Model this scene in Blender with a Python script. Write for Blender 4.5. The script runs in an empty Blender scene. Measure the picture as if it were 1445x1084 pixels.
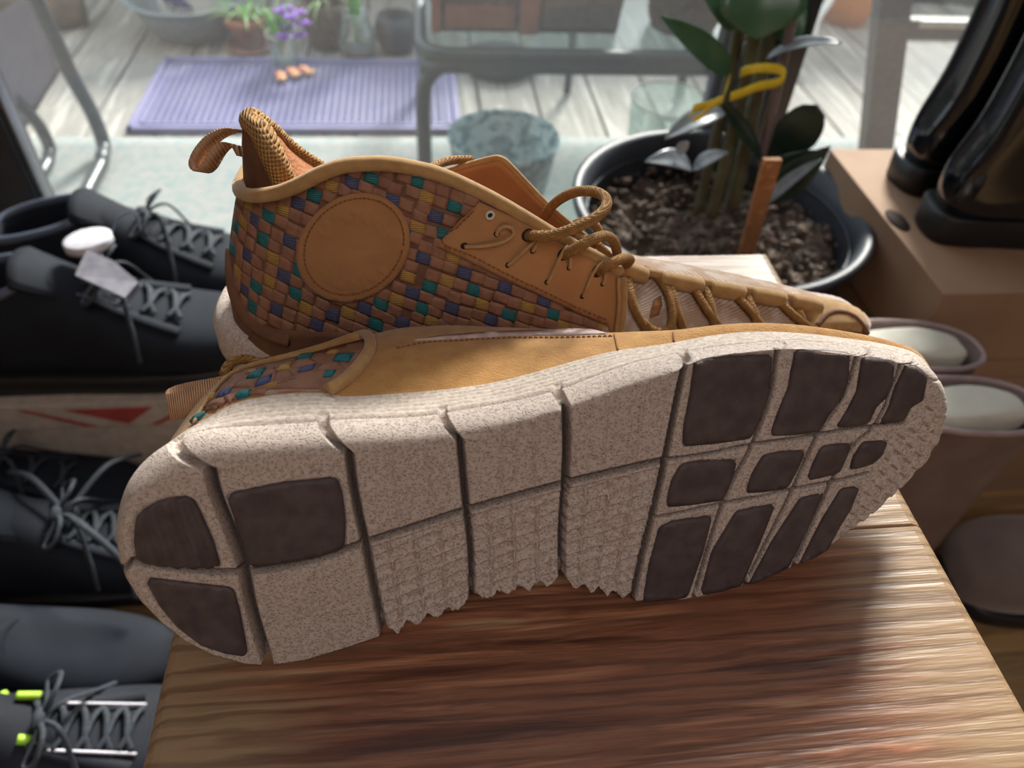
import bpy, bmesh, math, random
import numpy as np
from mathutils import Vector, Matrix, noise
from mathutils.bvhtree import BVHTree
from mathutils.geometry import delaunay_2d_cdt

random.seed(7); rng = np.random.RandomState(7)
SC = bpy.context.scene
COL = SC.collection

# ------------------------------------------------------------------ camera
FPX, CX, CY = 1060.0, 722.5, 542.0
_X = np.array([9885., 347., -FPX]); _Y = np.array([-152., 1092., -FPX])
_X /= np.linalg.norm(_X); _Y -= _X * _X.dot(_Y); _Y /= np.linalg.norm(_Y); _Z = np.cross(_X, _Y)
RC = np.array([_X, _Y, _Z]); CAM = np.array([0, 0, .784])
cd = bpy.data.cameras.new('camera'); cam = bpy.data.objects.new('camera', cd); COL.objects.link(cam)
cd.sensor_width = 36; cd.lens = FPX / 1445 * 36; cd.clip_start = .01; cd.clip_end = 60
cam.matrix_world = Matrix([[*RC[0], CAM[0]], [*RC[1], CAM[1]], [*RC[2], CAM[2]], [0, 0, 0, 1]])
cd.dof.use_dof = True; cd.dof.focus_distance = .31; cd.dof.aperture_fstop = 8.5
SC.camera = cam

# ------------------------------------------------------------------ world, sun, exposure
W = bpy.data.worlds.new('world'); SC.world = W; W.use_nodes = True
wn = W.node_tree.nodes; wl = W.node_tree.links
bg = wn['Background']; tc = wn.new('ShaderNodeTexCoord'); sx = wn.new('ShaderNodeSeparateXYZ'); rp = wn.new('ShaderNodeValToRGB')
wl.new(tc.outputs['Generated'], sx.inputs[0]); wl.new(sx.outputs['Z'], rp.inputs[0]); wl.new(rp.outputs[0], bg.inputs[0])
rp.color_ramp.elements[0].color = (.72, .80, .86, 1); rp.color_ramp.elements[1].color = (.80, .90, 1.0, 1)
bg.inputs[1].default_value = 1.45
sl = bpy.data.lights.new('sun', 'SUN'); so = bpy.data.objects.new('sun', sl); COL.objects.link(so)
sl.energy = 8.2; sl.angle = math.radians(15); sl.color = (1, .95, .88)
so.rotation_euler = Vector((.46, 1.0, .74)).to_track_quat('Z', 'Y').to_euler()
so.location = (0, 3, 5)
al = bpy.data.lights.new('added_fill_light', 'AREA'); ao = bpy.data.objects.new('added_fill_light', al); COL.objects.link(ao)
al.shape = 'SQUARE'; al.size = 1.2; al.energy = 14.5; al.color = (1, .91, .88); ao.location = (.1, -1.2, 2.35)  # unseen area lamp behind the camera, added to fill the dark room
vs = SC.view_settings; vs.view_transform = 'Standard'; vs.look = 'None'; vs.gamma = 1; vs.use_curve_mapping = False
vs.exposure = 0.25
SC.cycles.max_bounces = 8; SC.cycles.transparent_max_bounces = 12; SC.cycles.diffuse_bounces = 4
SC.cycles.caustics_reflective = False; SC.cycles.caustics_refractive = False
SC.cycles.sample_clamp_indirect = 6

# ------------------------------------------------------------------ pixel -> world helpers
def ray(px, py): return RC @ np.array([(px - CX) / FPX, -(py - CY) / FPX, -1.0])
def onz(px, py, z): d = ray(px, py); return CAM + d * ((z - CAM[2]) / d[2])
def ony(px, py, y): d = ray(px, py); return CAM + d * (y / d[1])
def onpl(px, py, P, N): d = ray(px, py); return CAM + d * (np.dot(P - CAM, N) / d.dot(N))

def smooth(pts, n, closed=False):
    """Catmull-Rom through pts, n samples evenly spaced by arc length"""
    P = np.array(pts, float)
    if closed: Q = np.vstack([P[-1], P, P[0], P[1]])
    else: Q = np.vstack([2 * P[0] - P[1], P, 2 * P[-1] - P[-2]])
    out = []
    for i in range(1, len(Q) - 2):
        t = np.linspace(0, 1, 12, endpoint=False)[:, None]
        a, b, c, d = Q[i - 1], Q[i], Q[i + 1], Q[i + 2]
        out.append(.5 * (2 * b + (c - a) * t + (2 * a - 5 * b + 4 * c - d) * t ** 2 + (3 * b - a - 3 * c + d) * t ** 3))
    out.append(Q[-2][None]); S = np.vstack(out)
    return resamp(S, n, closed)
def resamp(S, n, closed=False):
    S = np.array(S, float)
    d = np.r_[0, np.cumsum(np.linalg.norm(np.diff(S, axis=0), axis=1))]
    t = np.linspace(0, d[-1], n + 1 if closed else n)
    R = np.stack([np.interp(t, d, S[:, k]) for k in range(S.shape[1])], 1)
    return R[:-1] if closed else R

# ------------------------------------------------------------------ object helpers
def setp(o, label=None, cat=None, group=None, kind=None):
    if label: o['label'] = label
    if cat: o['category'] = cat
    if group: o['group'] = group
    if kind: o['kind'] = kind
    return o
ORI = {}
def thing(name, label=None, cat=None, loc=(0, 0, 0), group=None, kind=None):
    o = bpy.data.objects.new(name, None); COL.objects.link(o); o.location = loc; o.empty_display_size = .02
    ORI[o.name] = np.array(loc, float)
    return setp(o, label, cat, group, kind)
def obj(name, V, F, mat, parent=None, sm=True, **kw):
    V = np.array(V, float).reshape(-1, 3)
    if parent is not None: org = ORI[parent.name]
    else: org = np.array([V[:, 0].mean(), V[:, 1].mean(), V[:, 2].min()])
    me = bpy.data.meshes.new(name)
    me.from_pydata((V - org).tolist(), [], F if isinstance(F, list) else F.tolist())
    me.update()
    if sm: me.polygons.foreach_set('use_smooth', [True] * len(me.polygons))
    if mat: me.materials.append(mat)
    o = bpy.data.objects.new(name, me); COL.objects.link(o)
    if parent is not None: o.parent = parent; ORI[o.name] = org
    else: o.location = org; ORI[o.name] = org
    bm = bmesh.new(); bm.from_mesh(me); bmesh.ops.recalc_face_normals(bm, faces=bm.faces); bm.to_mesh(me); bm.free()
    return setp(o, **kw)
class MB:
    def __init__(s): s.v = []; s.f = []; s.n = 0
    def add(s, V, F):
        V = np.array(V, float).reshape(-1, 3); s.v.append(V); s.f += [[i + s.n for i in q] for q in (F if isinstance(F, list) else F.tolist())]; s.n += len(V); return s
    def build(s, name, mat, parent=None, sm=True, **kw): return obj(name, np.vstack(s.v), s.f, mat, parent, sm, **kw)
def gridf(nu, nv, cu=False, cv=False, off=0):
    I = np.arange(nu if cu else nu - 1)[:, None]; J = np.arange(nv if cv else nv - 1)[None, :]
    i2 = (I + 1) % nu; j2 = (J + 1) % nv
    return (np.stack([I * nv + J + 0 * I, i2 * nv + J, i2 * nv + j2, I * nv + j2], -1).reshape(-1, 4) + off).tolist()
def tube(pts, r, seg=10, closed=False, flat=1.0, up=(0, 0, 1)):
    P = np.array(pts, float); n = len(P); r = np.broadcast_to(np.array(r, float), (n,))
    T = np.roll(P, -1, 0) - np.roll(P, 1, 0) if closed else np.gradient(P, axis=0)
    T /= np.linalg.norm(T, axis=1)[:, None] + 1e-12
    u = np.array(up, float); u = u - T[0] * u.dot(T[0])
    if np.linalg.norm(u) < 1e-3: u = np.array([1, 0, 0.]) - T[0] * T[0][0]
    u /= np.linalg.norm(u); V = []
    a = np.linspace(0, 2 * np.pi, seg, endpoint=False)
    for i in range(n):
        u = u - T[i] * u.dot(T[i]); u /= np.linalg.norm(u) + 1e-12; w = np.cross(T[i], u)
        V.append(P[i] + r[i] * (np.cos(a)[:, None] * u * flat + np.sin(a)[:, None] * w))
    V = np.vstack(V); F = gridf(n, seg, closed, True)
    if not closed: F += [list(range(seg))[::-1], list(range((n - 1) * seg, n * seg))]
    return V, F
def box(x0, x1, y0, y1, z0, z1, b=0.0):
    if b <= 0:
        V = [(x, y, z) for x in (x0, x1) for y in (y0, y1) for z in (z0, z1)]
        return V, [[0, 1, 3, 2], [4, 6, 7, 5], [0, 4, 5, 1], [2, 3, 7, 6], [0, 2, 6, 4], [1, 5, 7, 3]]
    bm = bmesh.new(); bmesh.ops.create_cube(bm, size=1)
    for v in bm.verts: v.co = Vector(((x0 + x1) / 2 + v.co.x * (x1 - x0), (y0 + y1) / 2 + v.co.y * (y1 - y0), (z0 + z1) / 2 + v.co.z * (z1 - z0)))
    bmesh.ops.bevel(bm, geom=bm.edges[:], offset=b, segments=2, affect='EDGES', profile=.5)
    V = [tuple(v.co) for v in bm.verts]; F = [[v.index for v in f.verts] for f in bm.faces]; bm.free(); return V, F
def lathe(prof, c, n=48, sx=1, sy=1):
    a = np.linspace(0, 2 * np.pi, n, endpoint=False)
    V = np.array([[c[0] + r * sx * math.cos(t), c[1] + r * sy * math.sin(t), c[2] + z] for r, z in prof for t in a])
    return V, gridf(len(prof), n, False, True)

# ------------------------------------------------------------------ materials
def nodes_of(m): return m.node_tree.nodes, m.node_tree.links
def rgb(c): return (c[0], c[1], c[2], 1)
def s2l(r, g, b): return tuple(((v / 255) / 12.92 if v / 255 <= .04045 else ((v / 255 + .055) / 1.055) ** 2.4) for v in (r, g, b))
def M(name, c1, c2=None, sc=80, rough=.7, bump=.2, bsc=600, bdist=.0004, metal=0, stretch=(1, 1, 1), kind='noise', lo=.35, hi=.65, spec=.5, sheen=0, coat=0, trans=0, wavedir='X', detail=4):
    m = bpy.data.materials.new(name); m.use_nodes = True; n, l = nodes_of(m); b = n['Principled BSDF']
    b.inputs['Roughness'].default_value = rough; b.inputs['Metallic'].default_value = metal
    b.inputs['Specular IOR Level'].default_value = spec; b.inputs['Sheen Weight'].default_value = sheen; b.inputs['Coat Weight'].default_value = coat
    b.inputs['Transmission Weight'].default_value = trans
    t = n.new('ShaderNodeTexCoord'); mp = n.new('ShaderNodeMapping'); mp.inputs['Scale'].default_value = stretch; l.new(t.outputs['Object'], mp.inputs[0])
    if c2 is None: c2 = tuple(x * .8 for x in c1)
    nz = n.new('ShaderNodeTexNoise'); nz.inputs['Scale'].default_value = sc; nz.inputs['Detail'].default_value = detail; l.new(mp.outputs[0], nz.inputs['Vector'])
    cr = n.new('ShaderNodeValToRGB'); cr.color_ramp.elements[0].position = lo; cr.color_ramp.elements[1].position = hi
    cr.color_ramp.elements[0].color = rgb(c1); cr.color_ramp.elements[1].color = rgb(c2)
    l.new(nz.outputs[0], cr.inputs[0]); l.new(cr.outputs[0], b.inputs['Base Color'])
    if bump > 0:
        bp = n.new('ShaderNodeBump'); bp.inputs['Strength'].default_value = bump; bp.inputs['Distance'].default_value = bdist
        if kind == 'noise':
            t2 = n.new('ShaderNodeTexNoise'); t2.inputs['Scale'].default_value = bsc; t2.inputs['Detail'].default_value = 3; h = t2.outputs[0]
        elif kind in ('pits', 'cells'):
            t2 = n.new('ShaderNodeTexVoronoi'); t2.inputs['Scale'].default_value = bsc; h = t2.outputs['Distance']
        else:
            t2 = n.new('ShaderNodeTexWave'); t2.inputs['Scale'].default_value = bsc; t2.inputs['Distortion'].default_value = .6 if kind == 'wave' else 0
            t2.bands_direction = wavedir; h = t2.outputs['Fac']
        l.new(mp.outputs[0] if kind == 'noise' else t.outputs['Object'], t2.inputs['Vector'])
        if kind == 'pits':
            r2 = n.new('ShaderNodeValToRGB'); r2.color_ramp.elements[0].position = .12; r2.color_ramp.elements[1].position = .4; l.new(h, r2.inputs[0]); h = r2.outputs[0]
        if kind == 'weave':
            t3 = n.new('ShaderNodeTexWave'); t3.inputs['Scale'].default_value = bsc; t3.bands_direction = 'Z'; l.new(t.outputs['Object'], t3.inputs['Vector'])
            mm = n.new('ShaderNodeMath'); mm.operation = 'MULTIPLY'; l.new(h, mm.inputs[0]); l.new(t3.outputs['Fac'], mm.inputs[1]); h = mm.outputs[0]
        l.new(h, bp.inputs['Height']); l.new(bp.outputs[0], b.inputs['Normal'])
    return m
MT = {}
MT['foam'] = M('speckled_foam', (.56, .475, .42), (.38, .29, .24), sc=620, rough=.85, bump=.8, bsc=1050, bdist=.0006, kind='pits', lo=.42, hi=.75, detail=7)
MT['foam_knit'] = M('pale_knit_band', (.64, .56, .49), (.46, .37, .31), sc=500, rough=.9, bump=.8, bsc=700, bdist=.0006, kind='noise', stretch=(1, 1, 3))
MT['rubber'] = M('dark_brown_rubber', (.058, .042, .043), (.095, .072, .072), sc=140, rough=.62, bump=.5, bsc=900, bdist=.0003)
MT['suede'] = M('mustard_suede', (.50, .26, .075), (.40, .19, .05), sc=120, rough=.95, bump=.8, bsc=1000, bdist=.0008, sheen=.25)
MT['suede2'] = M('smooth_tan_suede', (.42, .205, .08), (.36, .17, .065), sc=60, rough=.85, bump=.2, bsc=1500, bdist=.0003, sheen=.15)
MT['piping'] = M('tan_piping', (.44, .26, .10), (.36, .20, .07), sc=200, rough=.9, bump=.4, bsc=1500, bdist=.0003, sheen=.3)
MT['cork'] = M('brown_cork_strip', (.31, .155, .10), (.22, .105, .068), sc=160, rough=.8, bump=.6, bsc=500, bdist=.0006, lo=.4, hi=.7)
MT['corkbase'] = M('brown_weave_base', (.20, .095, .06), (.14, .065, .04), sc=160, rough=.9, bump=.6, bsc=500, bdist=.0006)
for k, c in {'teal': (.012, .17, .19), 'navy': (.075, .085, .19), 'yellow': (.46, .27, .07)}.items():
    MT[k] = M(k + '_ribbon', c, tuple(x * .8 for x in c), sc=200, rough=.6, bump=.8, bsc=330, bdist=.0004, kind='ribs', wavedir='Z')
MT['band'] = M('dark_brown_band', (.17, .075, .04), sc=100, rough=.8, bump=.2)
MT['mesh'] = M('honeycomb_mesh', (.50, .28, .09), (.36, .18, .05), sc=300, rough=.85, bump=1.0, bsc=230, bdist=.0016, kind='weave')
MT['lining'] = M('orange_lining', (.42, .17, .07), (.34, .13, .05), sc=100, rough=.9, bump=.7, bsc=600, bdist=.0005, kind='cells')
MT['lace'] = M('mustard_cord', (.46, .24, .07), (.33, .16, .045), sc=400, rough=.8, bump=1.0, bsc=520, bdist=.0007, kind='weave')
MT['knit'] = M('pink_tan_knit', (.50, .34, .24), (.66, .54, .46), sc=90, rough=.95, bump=.9, bsc=420, bdist=.0006, kind='weave', lo=.45, hi=.6)
MT['tab'] = M('ribbed_tab_webbing', (.68, .43, .27), (.60, .35, .20), sc=200, rough=.8, bump=1.0, bsc=300, bdist=.0006, kind='ribs', wavedir='X')
MT['hole'] = M('eyelet_shadow', (.03, .015, .01), rough=.9, bump=0)
MT['stitch'] = M('stitch_thread', (.30, .12, .045), sc=300, rough=.8, bump=0)
MT['stripe'] = M('mauve_leather_strip', (.60, .50, .46), (.44, .30, .27), sc=250, rough=.7, bump=.4)

def wood(name, dark, mid, pale, sc=1.0, rough=.42, axis=0, bump=.55, dist=.0007, spec=.5):
    m = bpy.data.materials.new(name); m.use_nodes = True; n, l = nodes_of(m); b = n['Principled BSDF']
    t = n.new('ShaderNodeTexCoord'); mp = n.new('ShaderNodeMapping'); s = [26 * sc] * 3; s[axis] = 1.6 * sc; mp.inputs['Scale'].default_value = s
    l.new(t.outputs['Object'], mp.inputs[0])
    w = n.new('ShaderNodeTexNoise'); w.inputs['Scale'].default_value = 5.0; w.inputs['Detail'].default_value = 5; w.inputs['Distortion'].default_value = .5; w.inputs['Roughness'].default_value = .62
    l.new(mp.outputs[0], w.inputs['Vector'])
    cr = n.new('ShaderNodeValToRGB'); e = cr.color_ramp.elements; e[0].position = .36; e[0].color = rgb(dark); e[1].position = .68; e[1].color = rgb(pale)
    k = e.new(.47); k.color = rgb(mid); k = e.new(.53); k.color = rgb(tuple(x * .75 for x in mid)); k = e.new(.60); k.color = rgb(tuple(x * 1.5 for x in mid))
    l.new(w.outputs[0], cr.inputs[0])
    m2 = n.new('ShaderNodeMapping'); s2 = [240 * sc] * 3; s2[axis] = 10 * sc; m2.inputs['Scale'].default_value = s2; l.new(t.outputs['Object'], m2.inputs[0])
    f = n.new('ShaderNodeTexNoise'); f.inputs['Scale'].default_value = 3; f.inputs['Detail'].default_value = 3; l.new(m2.outputs[0], f.inputs['Vector'])
    mx = n.new('ShaderNodeMixRGB'); mx.blend_type = 'MULTIPLY'; mx.inputs[0].default_value = .45; l.new(cr.outputs[0], mx.inputs[1]); l.new(f.outputs[0], mx.inputs[2])
    g = n.new('ShaderNodeGamma'); g.inputs[1].default_value = .85; l.new(mx.outputs[0], g.inputs[0]); l.new(g.outputs[0], b.inputs['Base Color'])
    ad = n.new('ShaderNodeMath'); ad.operation = 'MULTIPLY_ADD'; ad.inputs[1].default_value = .25; l.new(f.outputs[0], ad.inputs[0]); l.new(w.outputs[0], ad.inputs[2])
    bp = n.new('ShaderNodeBump'); bp.inputs['Strength'].default_value = bump; bp.inputs['Distance'].default_value = dist; l.new(ad.outputs[0], bp.inputs['Height']); l.new(bp.outputs[0], b.inputs['Normal'])
    b.inputs['Roughness'].default_value = rough; b.inputs['Specular IOR Level'].default_value = spec
    return m
MT['stool'] = wood('stool_redwood', (.10, .028, .015), (.27, .095, .045), (.52, .32, .17), sc=.8, rough=.42, bump=.6, dist=.0014, spec=.6)
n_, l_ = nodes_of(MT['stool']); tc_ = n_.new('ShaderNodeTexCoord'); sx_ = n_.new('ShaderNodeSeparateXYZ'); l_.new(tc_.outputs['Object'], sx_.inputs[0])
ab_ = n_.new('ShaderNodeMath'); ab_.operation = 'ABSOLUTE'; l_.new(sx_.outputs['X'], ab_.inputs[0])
mr_ = n_.new('ShaderNodeMapRange'); mr_.inputs[1].default_value = .085; mr_.inputs[2].default_value = .168; l_.new(ab_.outputs[0], mr_.inputs[0])  # paler towards both ends: worn wood, with window sheen painted into the colour
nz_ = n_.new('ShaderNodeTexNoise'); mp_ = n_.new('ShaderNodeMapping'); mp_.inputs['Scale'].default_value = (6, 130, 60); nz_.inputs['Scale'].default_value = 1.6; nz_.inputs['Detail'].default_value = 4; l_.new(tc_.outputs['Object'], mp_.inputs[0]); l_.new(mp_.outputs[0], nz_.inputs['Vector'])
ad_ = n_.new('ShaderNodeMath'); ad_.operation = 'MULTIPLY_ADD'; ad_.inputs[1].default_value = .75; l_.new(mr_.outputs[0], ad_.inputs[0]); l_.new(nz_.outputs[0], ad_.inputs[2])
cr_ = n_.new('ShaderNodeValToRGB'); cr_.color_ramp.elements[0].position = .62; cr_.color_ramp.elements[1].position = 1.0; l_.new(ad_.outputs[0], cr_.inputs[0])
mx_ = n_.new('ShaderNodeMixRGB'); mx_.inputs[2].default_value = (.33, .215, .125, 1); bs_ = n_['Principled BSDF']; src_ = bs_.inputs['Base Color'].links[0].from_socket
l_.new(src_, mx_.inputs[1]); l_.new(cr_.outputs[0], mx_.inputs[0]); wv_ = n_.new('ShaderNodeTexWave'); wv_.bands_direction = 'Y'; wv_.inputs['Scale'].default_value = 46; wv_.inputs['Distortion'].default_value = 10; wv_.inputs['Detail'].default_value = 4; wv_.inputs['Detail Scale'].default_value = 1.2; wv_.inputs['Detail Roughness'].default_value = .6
mw_ = n_.new('ShaderNodeMapping'); mw_.inputs['Scale'].default_value = (.10, 1, 1); mw_.inputs['Rotation'].default_value = (0, 0, .02); l_.new(tc_.outputs['Object'], mw_.inputs[0]); l_.new(mw_.outputs[0], wv_.inputs['Vector'])
cw_ = n_.new('ShaderNodeValToRGB'); cw_.color_ramp.elements[0].position = .05; cw_.color_ramp.elements[0].color = (.50, .45, .42, 1); cw_.color_ramp.elements[1].position = .45; cw_.color_ramp.elements[1].color = (1.0, 1.0, 1.0, 1); l_.new(wv_.outputs['Fac'], cw_.inputs[0])
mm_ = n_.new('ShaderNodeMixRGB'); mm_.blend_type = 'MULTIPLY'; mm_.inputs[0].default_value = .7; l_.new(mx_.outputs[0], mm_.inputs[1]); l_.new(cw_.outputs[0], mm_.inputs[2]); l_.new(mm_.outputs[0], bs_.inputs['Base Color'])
bn_ = bs_.inputs['Normal'].links[0].from_node; hs_ = bn_.inputs['Height'].links[0].from_socket; mh_ = n_.new('ShaderNodeMath'); mh_.operation = 'MULTIPLY_ADD'; mh_.inputs[1].default_value = .14; l_.new(wv_.outputs['Fac'], mh_.inputs[0]); l_.new(hs_, mh_.inputs[2]); l_.new(mh_.outputs[0], bn_.inputs['Height'])
MT['deck'] = wood('weathered_deck', (.20, .18, .15), (.33, .31, .27), (.46, .44, .39), sc=.35, rough=.8, axis=1, bump=.3)
MT['stake'] = wood('orange_stick', (.42, .15, .05), (.55, .22, .08), (.65, .33, .15), rough=.7, axis=2)
MT['floor'] = wood('ochre_floor', (.22, .12, .045), (.30, .17, .065), (.36, .21, .09), sc=.3, rough=.6)

MT['wall'] = M('beige_wall', (.55, .47, .40), rough=.9, bump=.05)
MT['blackpot'] = M('black_plastic', (.034, .040, .052), (.026, .030, .040), sc=40, rough=.5, bump=.05)
MT['soil'] = M('dark_soil', (.155, .112, .086), (.060, .042, .032), sc=60, rough=.95, bump=.9, bsc=140, bdist=.004)
MT['leafdark'] = M('dark_glossy_leaf', (.020, .045, .030), (.012, .026, .020), sc=40, rough=.28, bump=.1, bsc=120)
MT['leafgreen'] = M('green_leaf', (.075, .17, .095), (.05, .13, .07), sc=40, rough=.32, bump=.1, bsc=120)
MT['leafgrey'] = M('silvery_leaf', (.34, .38, .42), (.20, .24, .27), sc=50, rough=.3, bump=.1, bsc=120)
MT['stem'] = M('green_brown_stem', (.11, .12, .06), (.09, .07, .04), sc=60, rough=.6, bump=.3, bsc=200)
MT['stick'] = M('purple_grey_stick', (.20, .15, .15), sc=60, rough=.5, bump=.1)
MT['ribbon'] = M('yellow_ribbon', (.85, .68, .05), (.75, .56, .03), sc=60, rough=.35, bump=.1)
MT['cardboard'] = M('kraft_cardboard', (.34, .215, .135), (.31, .19, .12), sc=25, rough=.8, bump=.1)
MT['gloss'] = M('black_patent', (.006, .007, .010), (.010, .011, .015), sc=20, rough=.10, bump=.15, bsc=25, bdist=.003, coat=.5)
MT['bsole'] = M('black_rubber_sole', (.012, .012, .014), sc=60, rough=.5, bump=.1)
MT['brownboot'] = M('grey_brown_leather', (.175, .128, .118), (.125, .090, .082), sc=25, rough=.75, bump=.3, bsc=180)
MT['bootrim'] = M('mauve_edge', (.36, .27, .26), rough=.6, bump=.1)
MT['paper'] = M('white_stuffing_paper', (.60, .58, .50), (.54, .52, .45), sc=20, rough=.8, bump=.4, bsc=40, bdist=.004)
MT['suedeshoe'] = M('taupe_suede', (.25, .19, .175), (.16, .12, .11), sc=14, rough=.95, bump=.4, bsc=500, sheen=.5)
MT['black'] = M('black_nubuck', (.011, .015, .023), (.008, .010, .016), sc=30, rough=.8, bump=.3, bsc=400, spec=.25)
MT['black2'] = M('black_mesh', (.016, .018, .026), (.010, .012, .018), sc=30, rough=.7, bump=.6, bsc=350, kind='weave', spec=.25)
MT['greytrim'] = M('slate_trim', (.10, .12, .17), sc=60, rough=.55, bump=.1)
MT['greylace'] = M('slate_lace', (.035, .043, .058), (.02, .026, .036), sc=300, rough=.7, bump=.7, bsc=500, kind='weave')
MT['green'] = M('lime_accent', (.42, .75, .05), rough=.5, bump=0)
MT['white'] = M('white_tag', (.72, .70, .76), rough=.5, bump=.05)
MT['labelgrey'] = M('grey_label', (.30, .29, .33), (.20, .20, .24), sc=80, rough=.5, bump=.3, bsc=100)
MT['boxwhite'] = M('white_card', (.55, .48, .42), rough=.8, bump=.05)
MT['red'] = M('faded_red_ink', (.42, .07, .06), rough=.8, bump=0)
MT['frame'] = M('dark_door_metal', (.035, .04, .05), sc=30, rough=.35, bump=.03, metal=.3)
MT['track'] = M('brushed_rail_metal', (.22, .23, .25), sc=30, rough=.3, bump=.03, metal=.8)
MT['rug'] = M('speckled_pale_rug', (.27, .275, .26), (.17, .23, .235), sc=55, rough=.95, bump=.5, bsc=200, bdist=.002, lo=.42, hi=.72, detail=8)
MT['mat'] = M('lilac_rubber_mat', (.19, .18, .34), (.23, .22, .37), sc=10, rough=.55, bump=.1)
MT['sling'] = M('purple_grey_sling', (.085, .08, .105), (.07, .066, .09), sc=20, rough=.8, bump=.3, bsc=400, kind='weave')
MT['chrome'] = M('grey_tube_metal', (.055, .065, .07), rough=.35, metal=.2, bump=0)
MT['tframe'] = M('dark_green_grey_metal', (.045, .058, .058), rough=.4, metal=.2, bump=0)
MT['teal_pot'] = M('mottled_aqua_glass', (.10, .20, .21), (.42, .55, .54), sc=60, rough=.25, bump=.8, bsc=70, bdist=.003, kind='cells', lo=.42, hi=.58)
MT['bluebowl'] = M('grey_blue_plastic', (.26, .31, .33), rough=.5, bump=.03)
MT['terra'] = M('terracotta', (.36, .16, .10), (.30, .13, .08), sc=30, rough=.85, bump=.1)
MT['wicker'] = M('dry_wicker', (.22, .16, .11), (.14, .10, .07), sc=60, rough=.9, bump=1, bsc=60, bdist=.004, kind='ribs')
MT['grass'] = M('bright_blade_green', (.22, .55, .10), (.14, .42, .10), sc=20, rough=.5, bump=0)
MT['grasspale'] = M('pale_blade_green', (.45, .62, .32), (.3, .5, .2), sc=20, rough=.5, bump=0)
MT['violet'] = M('violet_petal', (.24, .06, .55), (.30, .10, .60), sc=20, rough=.6, bump=0)
MT['petal'] = M('red_yellow_petal', (.65, .12, .12), (.8, .55, .2), sc=40, rough=.7, bump=0)
MT['bark'] = M('dark_bark', (.075, .06, .045), (.14, .11, .085), sc=14, rough=.95, bump=1, bsc=30, bdist=.01)
MT['hedge'] = M('dark_hedge_wall', (.050, .062, .050), (.085, .10, .08), sc=8, rough=.95, bump=.6, bsc=20, bdist=.02)  # mottled dark green
MT['orange'] = M('orange_glaze', (.62, .26, .09), (.5, .2, .07), sc=10, rough=.5, bump=0)
MT['taupe'] = M('taupe_painted_frame', (.15, .135, .12), rough=.6, bump=.05)
MT['whitepaint'] = M('white_paint', (.8, .8, .78), rough=.5, bump=0)
MT['navyink'] = M('navy_print', (.07, .08, .20), rough=.6, bump=0)
MT['bag'] = M('white_feed_bag', (.62, .62, .58), (.5, .52, .5), sc=12, rough=.6, bump=.5, bsc=20, bdist=.006)

def pane_mat(name, tint, haze, hazecol, gloss=.05, rough=.02):
    m = bpy.data.materials.new(name); m.use_nodes = True; n, l = nodes_of(m); n.remove(n['Principled BSDF']); out = n['Material Output']
    tr = n.new('ShaderNodeBsdfTransparent'); tr.inputs[0].default_value = rgb(tint)
    tl = n.new('ShaderNodeBsdfTranslucent'); tl.inputs[0].default_value = rgb(hazecol)
    t = n.new('ShaderNodeTexCoord'); nz = n.new('ShaderNodeTexNoise'); nz.inputs['Scale'].default_value = 3; l.new(t.outputs['Object'], nz.inputs['Vector'])
    mr = n.new('ShaderNodeMapRange'); mr.inputs[3].default_value = haze * .6; mr.inputs[4].default_value = haze * 1.4; l.new(nz.outputs[0], mr.inputs[0])
    m1 = n.new('ShaderNodeMixShader'); l.new(mr.outputs[0], m1.inputs[0]); l.new(tr.outputs[0], m1.inputs[1]); l.new(tl.outputs[0], m1.inputs[2])
    gl = n.new('ShaderNodeBsdfGlossy'); gl.inputs['Roughness'].default_value = rough
    m2 = n.new('ShaderNodeMixShader'); m2.inputs[0].default_value = gloss; l.new(m1.outputs[0], m2.inputs[1]); l.new(gl.outputs[0], m2.inputs[2]); l.new(m2.outputs[0], out.inputs[0])
    return m
MT['glass'] = pane_mat('hazy_door_glass', (.95, .98, .97), .032, (.85, .9, .95))
MT['tableglass'] = pane_mat('rippled_table_glass', (.72, .86, .84), .22, (.8, .95, .92), .15, .15)
MT['clearjar'] = pane_mat('jar_glass', (.82, .87, .85), .10, (.9, .95, .95), .12, .05)
MT['screen'] = pane_mat('insect_screen', (.85, .86, .84), .18, (.95, .95, .92), .02, .3)
MT['tape'] = pane_mat('clear_tag_plastic', (.7, .7, .74), .5, (.8, .8, .86), .2, .15)
#@@STRUCT
# ================================================================== the room and the terrace
def plank_box(name, x0, x1, y0, y1, z0, z1, mat, parent=None, b=.002, **kw): return obj(name, *box(x0, x1, y0, y1, z0, z1, b), mat, parent, sm=False, **kw)
YW = .95
XL, XR, ZD = -.60, 1.40, 2.10
plank_box('floor', -2.2, 2.4, -2.6, .93, -.04, 0, MT['floor'], b=0, kind='structure')
plank_box('ceiling', -2.2, 2.4, -2.6, YW + .06, 2.4, 2.46, MT['wall'], b=0, kind='structure')
plank_box('wall_south', -2.2, 2.4, -2.66, -2.6, 0, 2.4, MT['wall'], b=0, kind='structure')
plank_box('wall_west', -2.26, -2.2, -2.66, YW + .06, 0, 2.4, MT['wall'], b=0, kind='structure')
plank_box('wall_east', 2.4, 2.46, -2.66, YW + .06, 0, 2.4, MT['wall'], b=0, kind='structure')
wb = MB(); wb.add(*box(-2.2, XL - .01, YW - .02, YW + .06, 0, 2.4)); wb.add(*box(XR + .01, 2.4, YW - .02, YW + .06, 0, 2.4)); wb.add(*box(XL - .01, XR + .01, YW - .02, YW + .06, ZD, 2.4))
wb.build('wall_north', MT['wall'], sm=False, kind='structure')
door = thing('door_1', loc=(.4, YW, 0), kind='structure')
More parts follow.
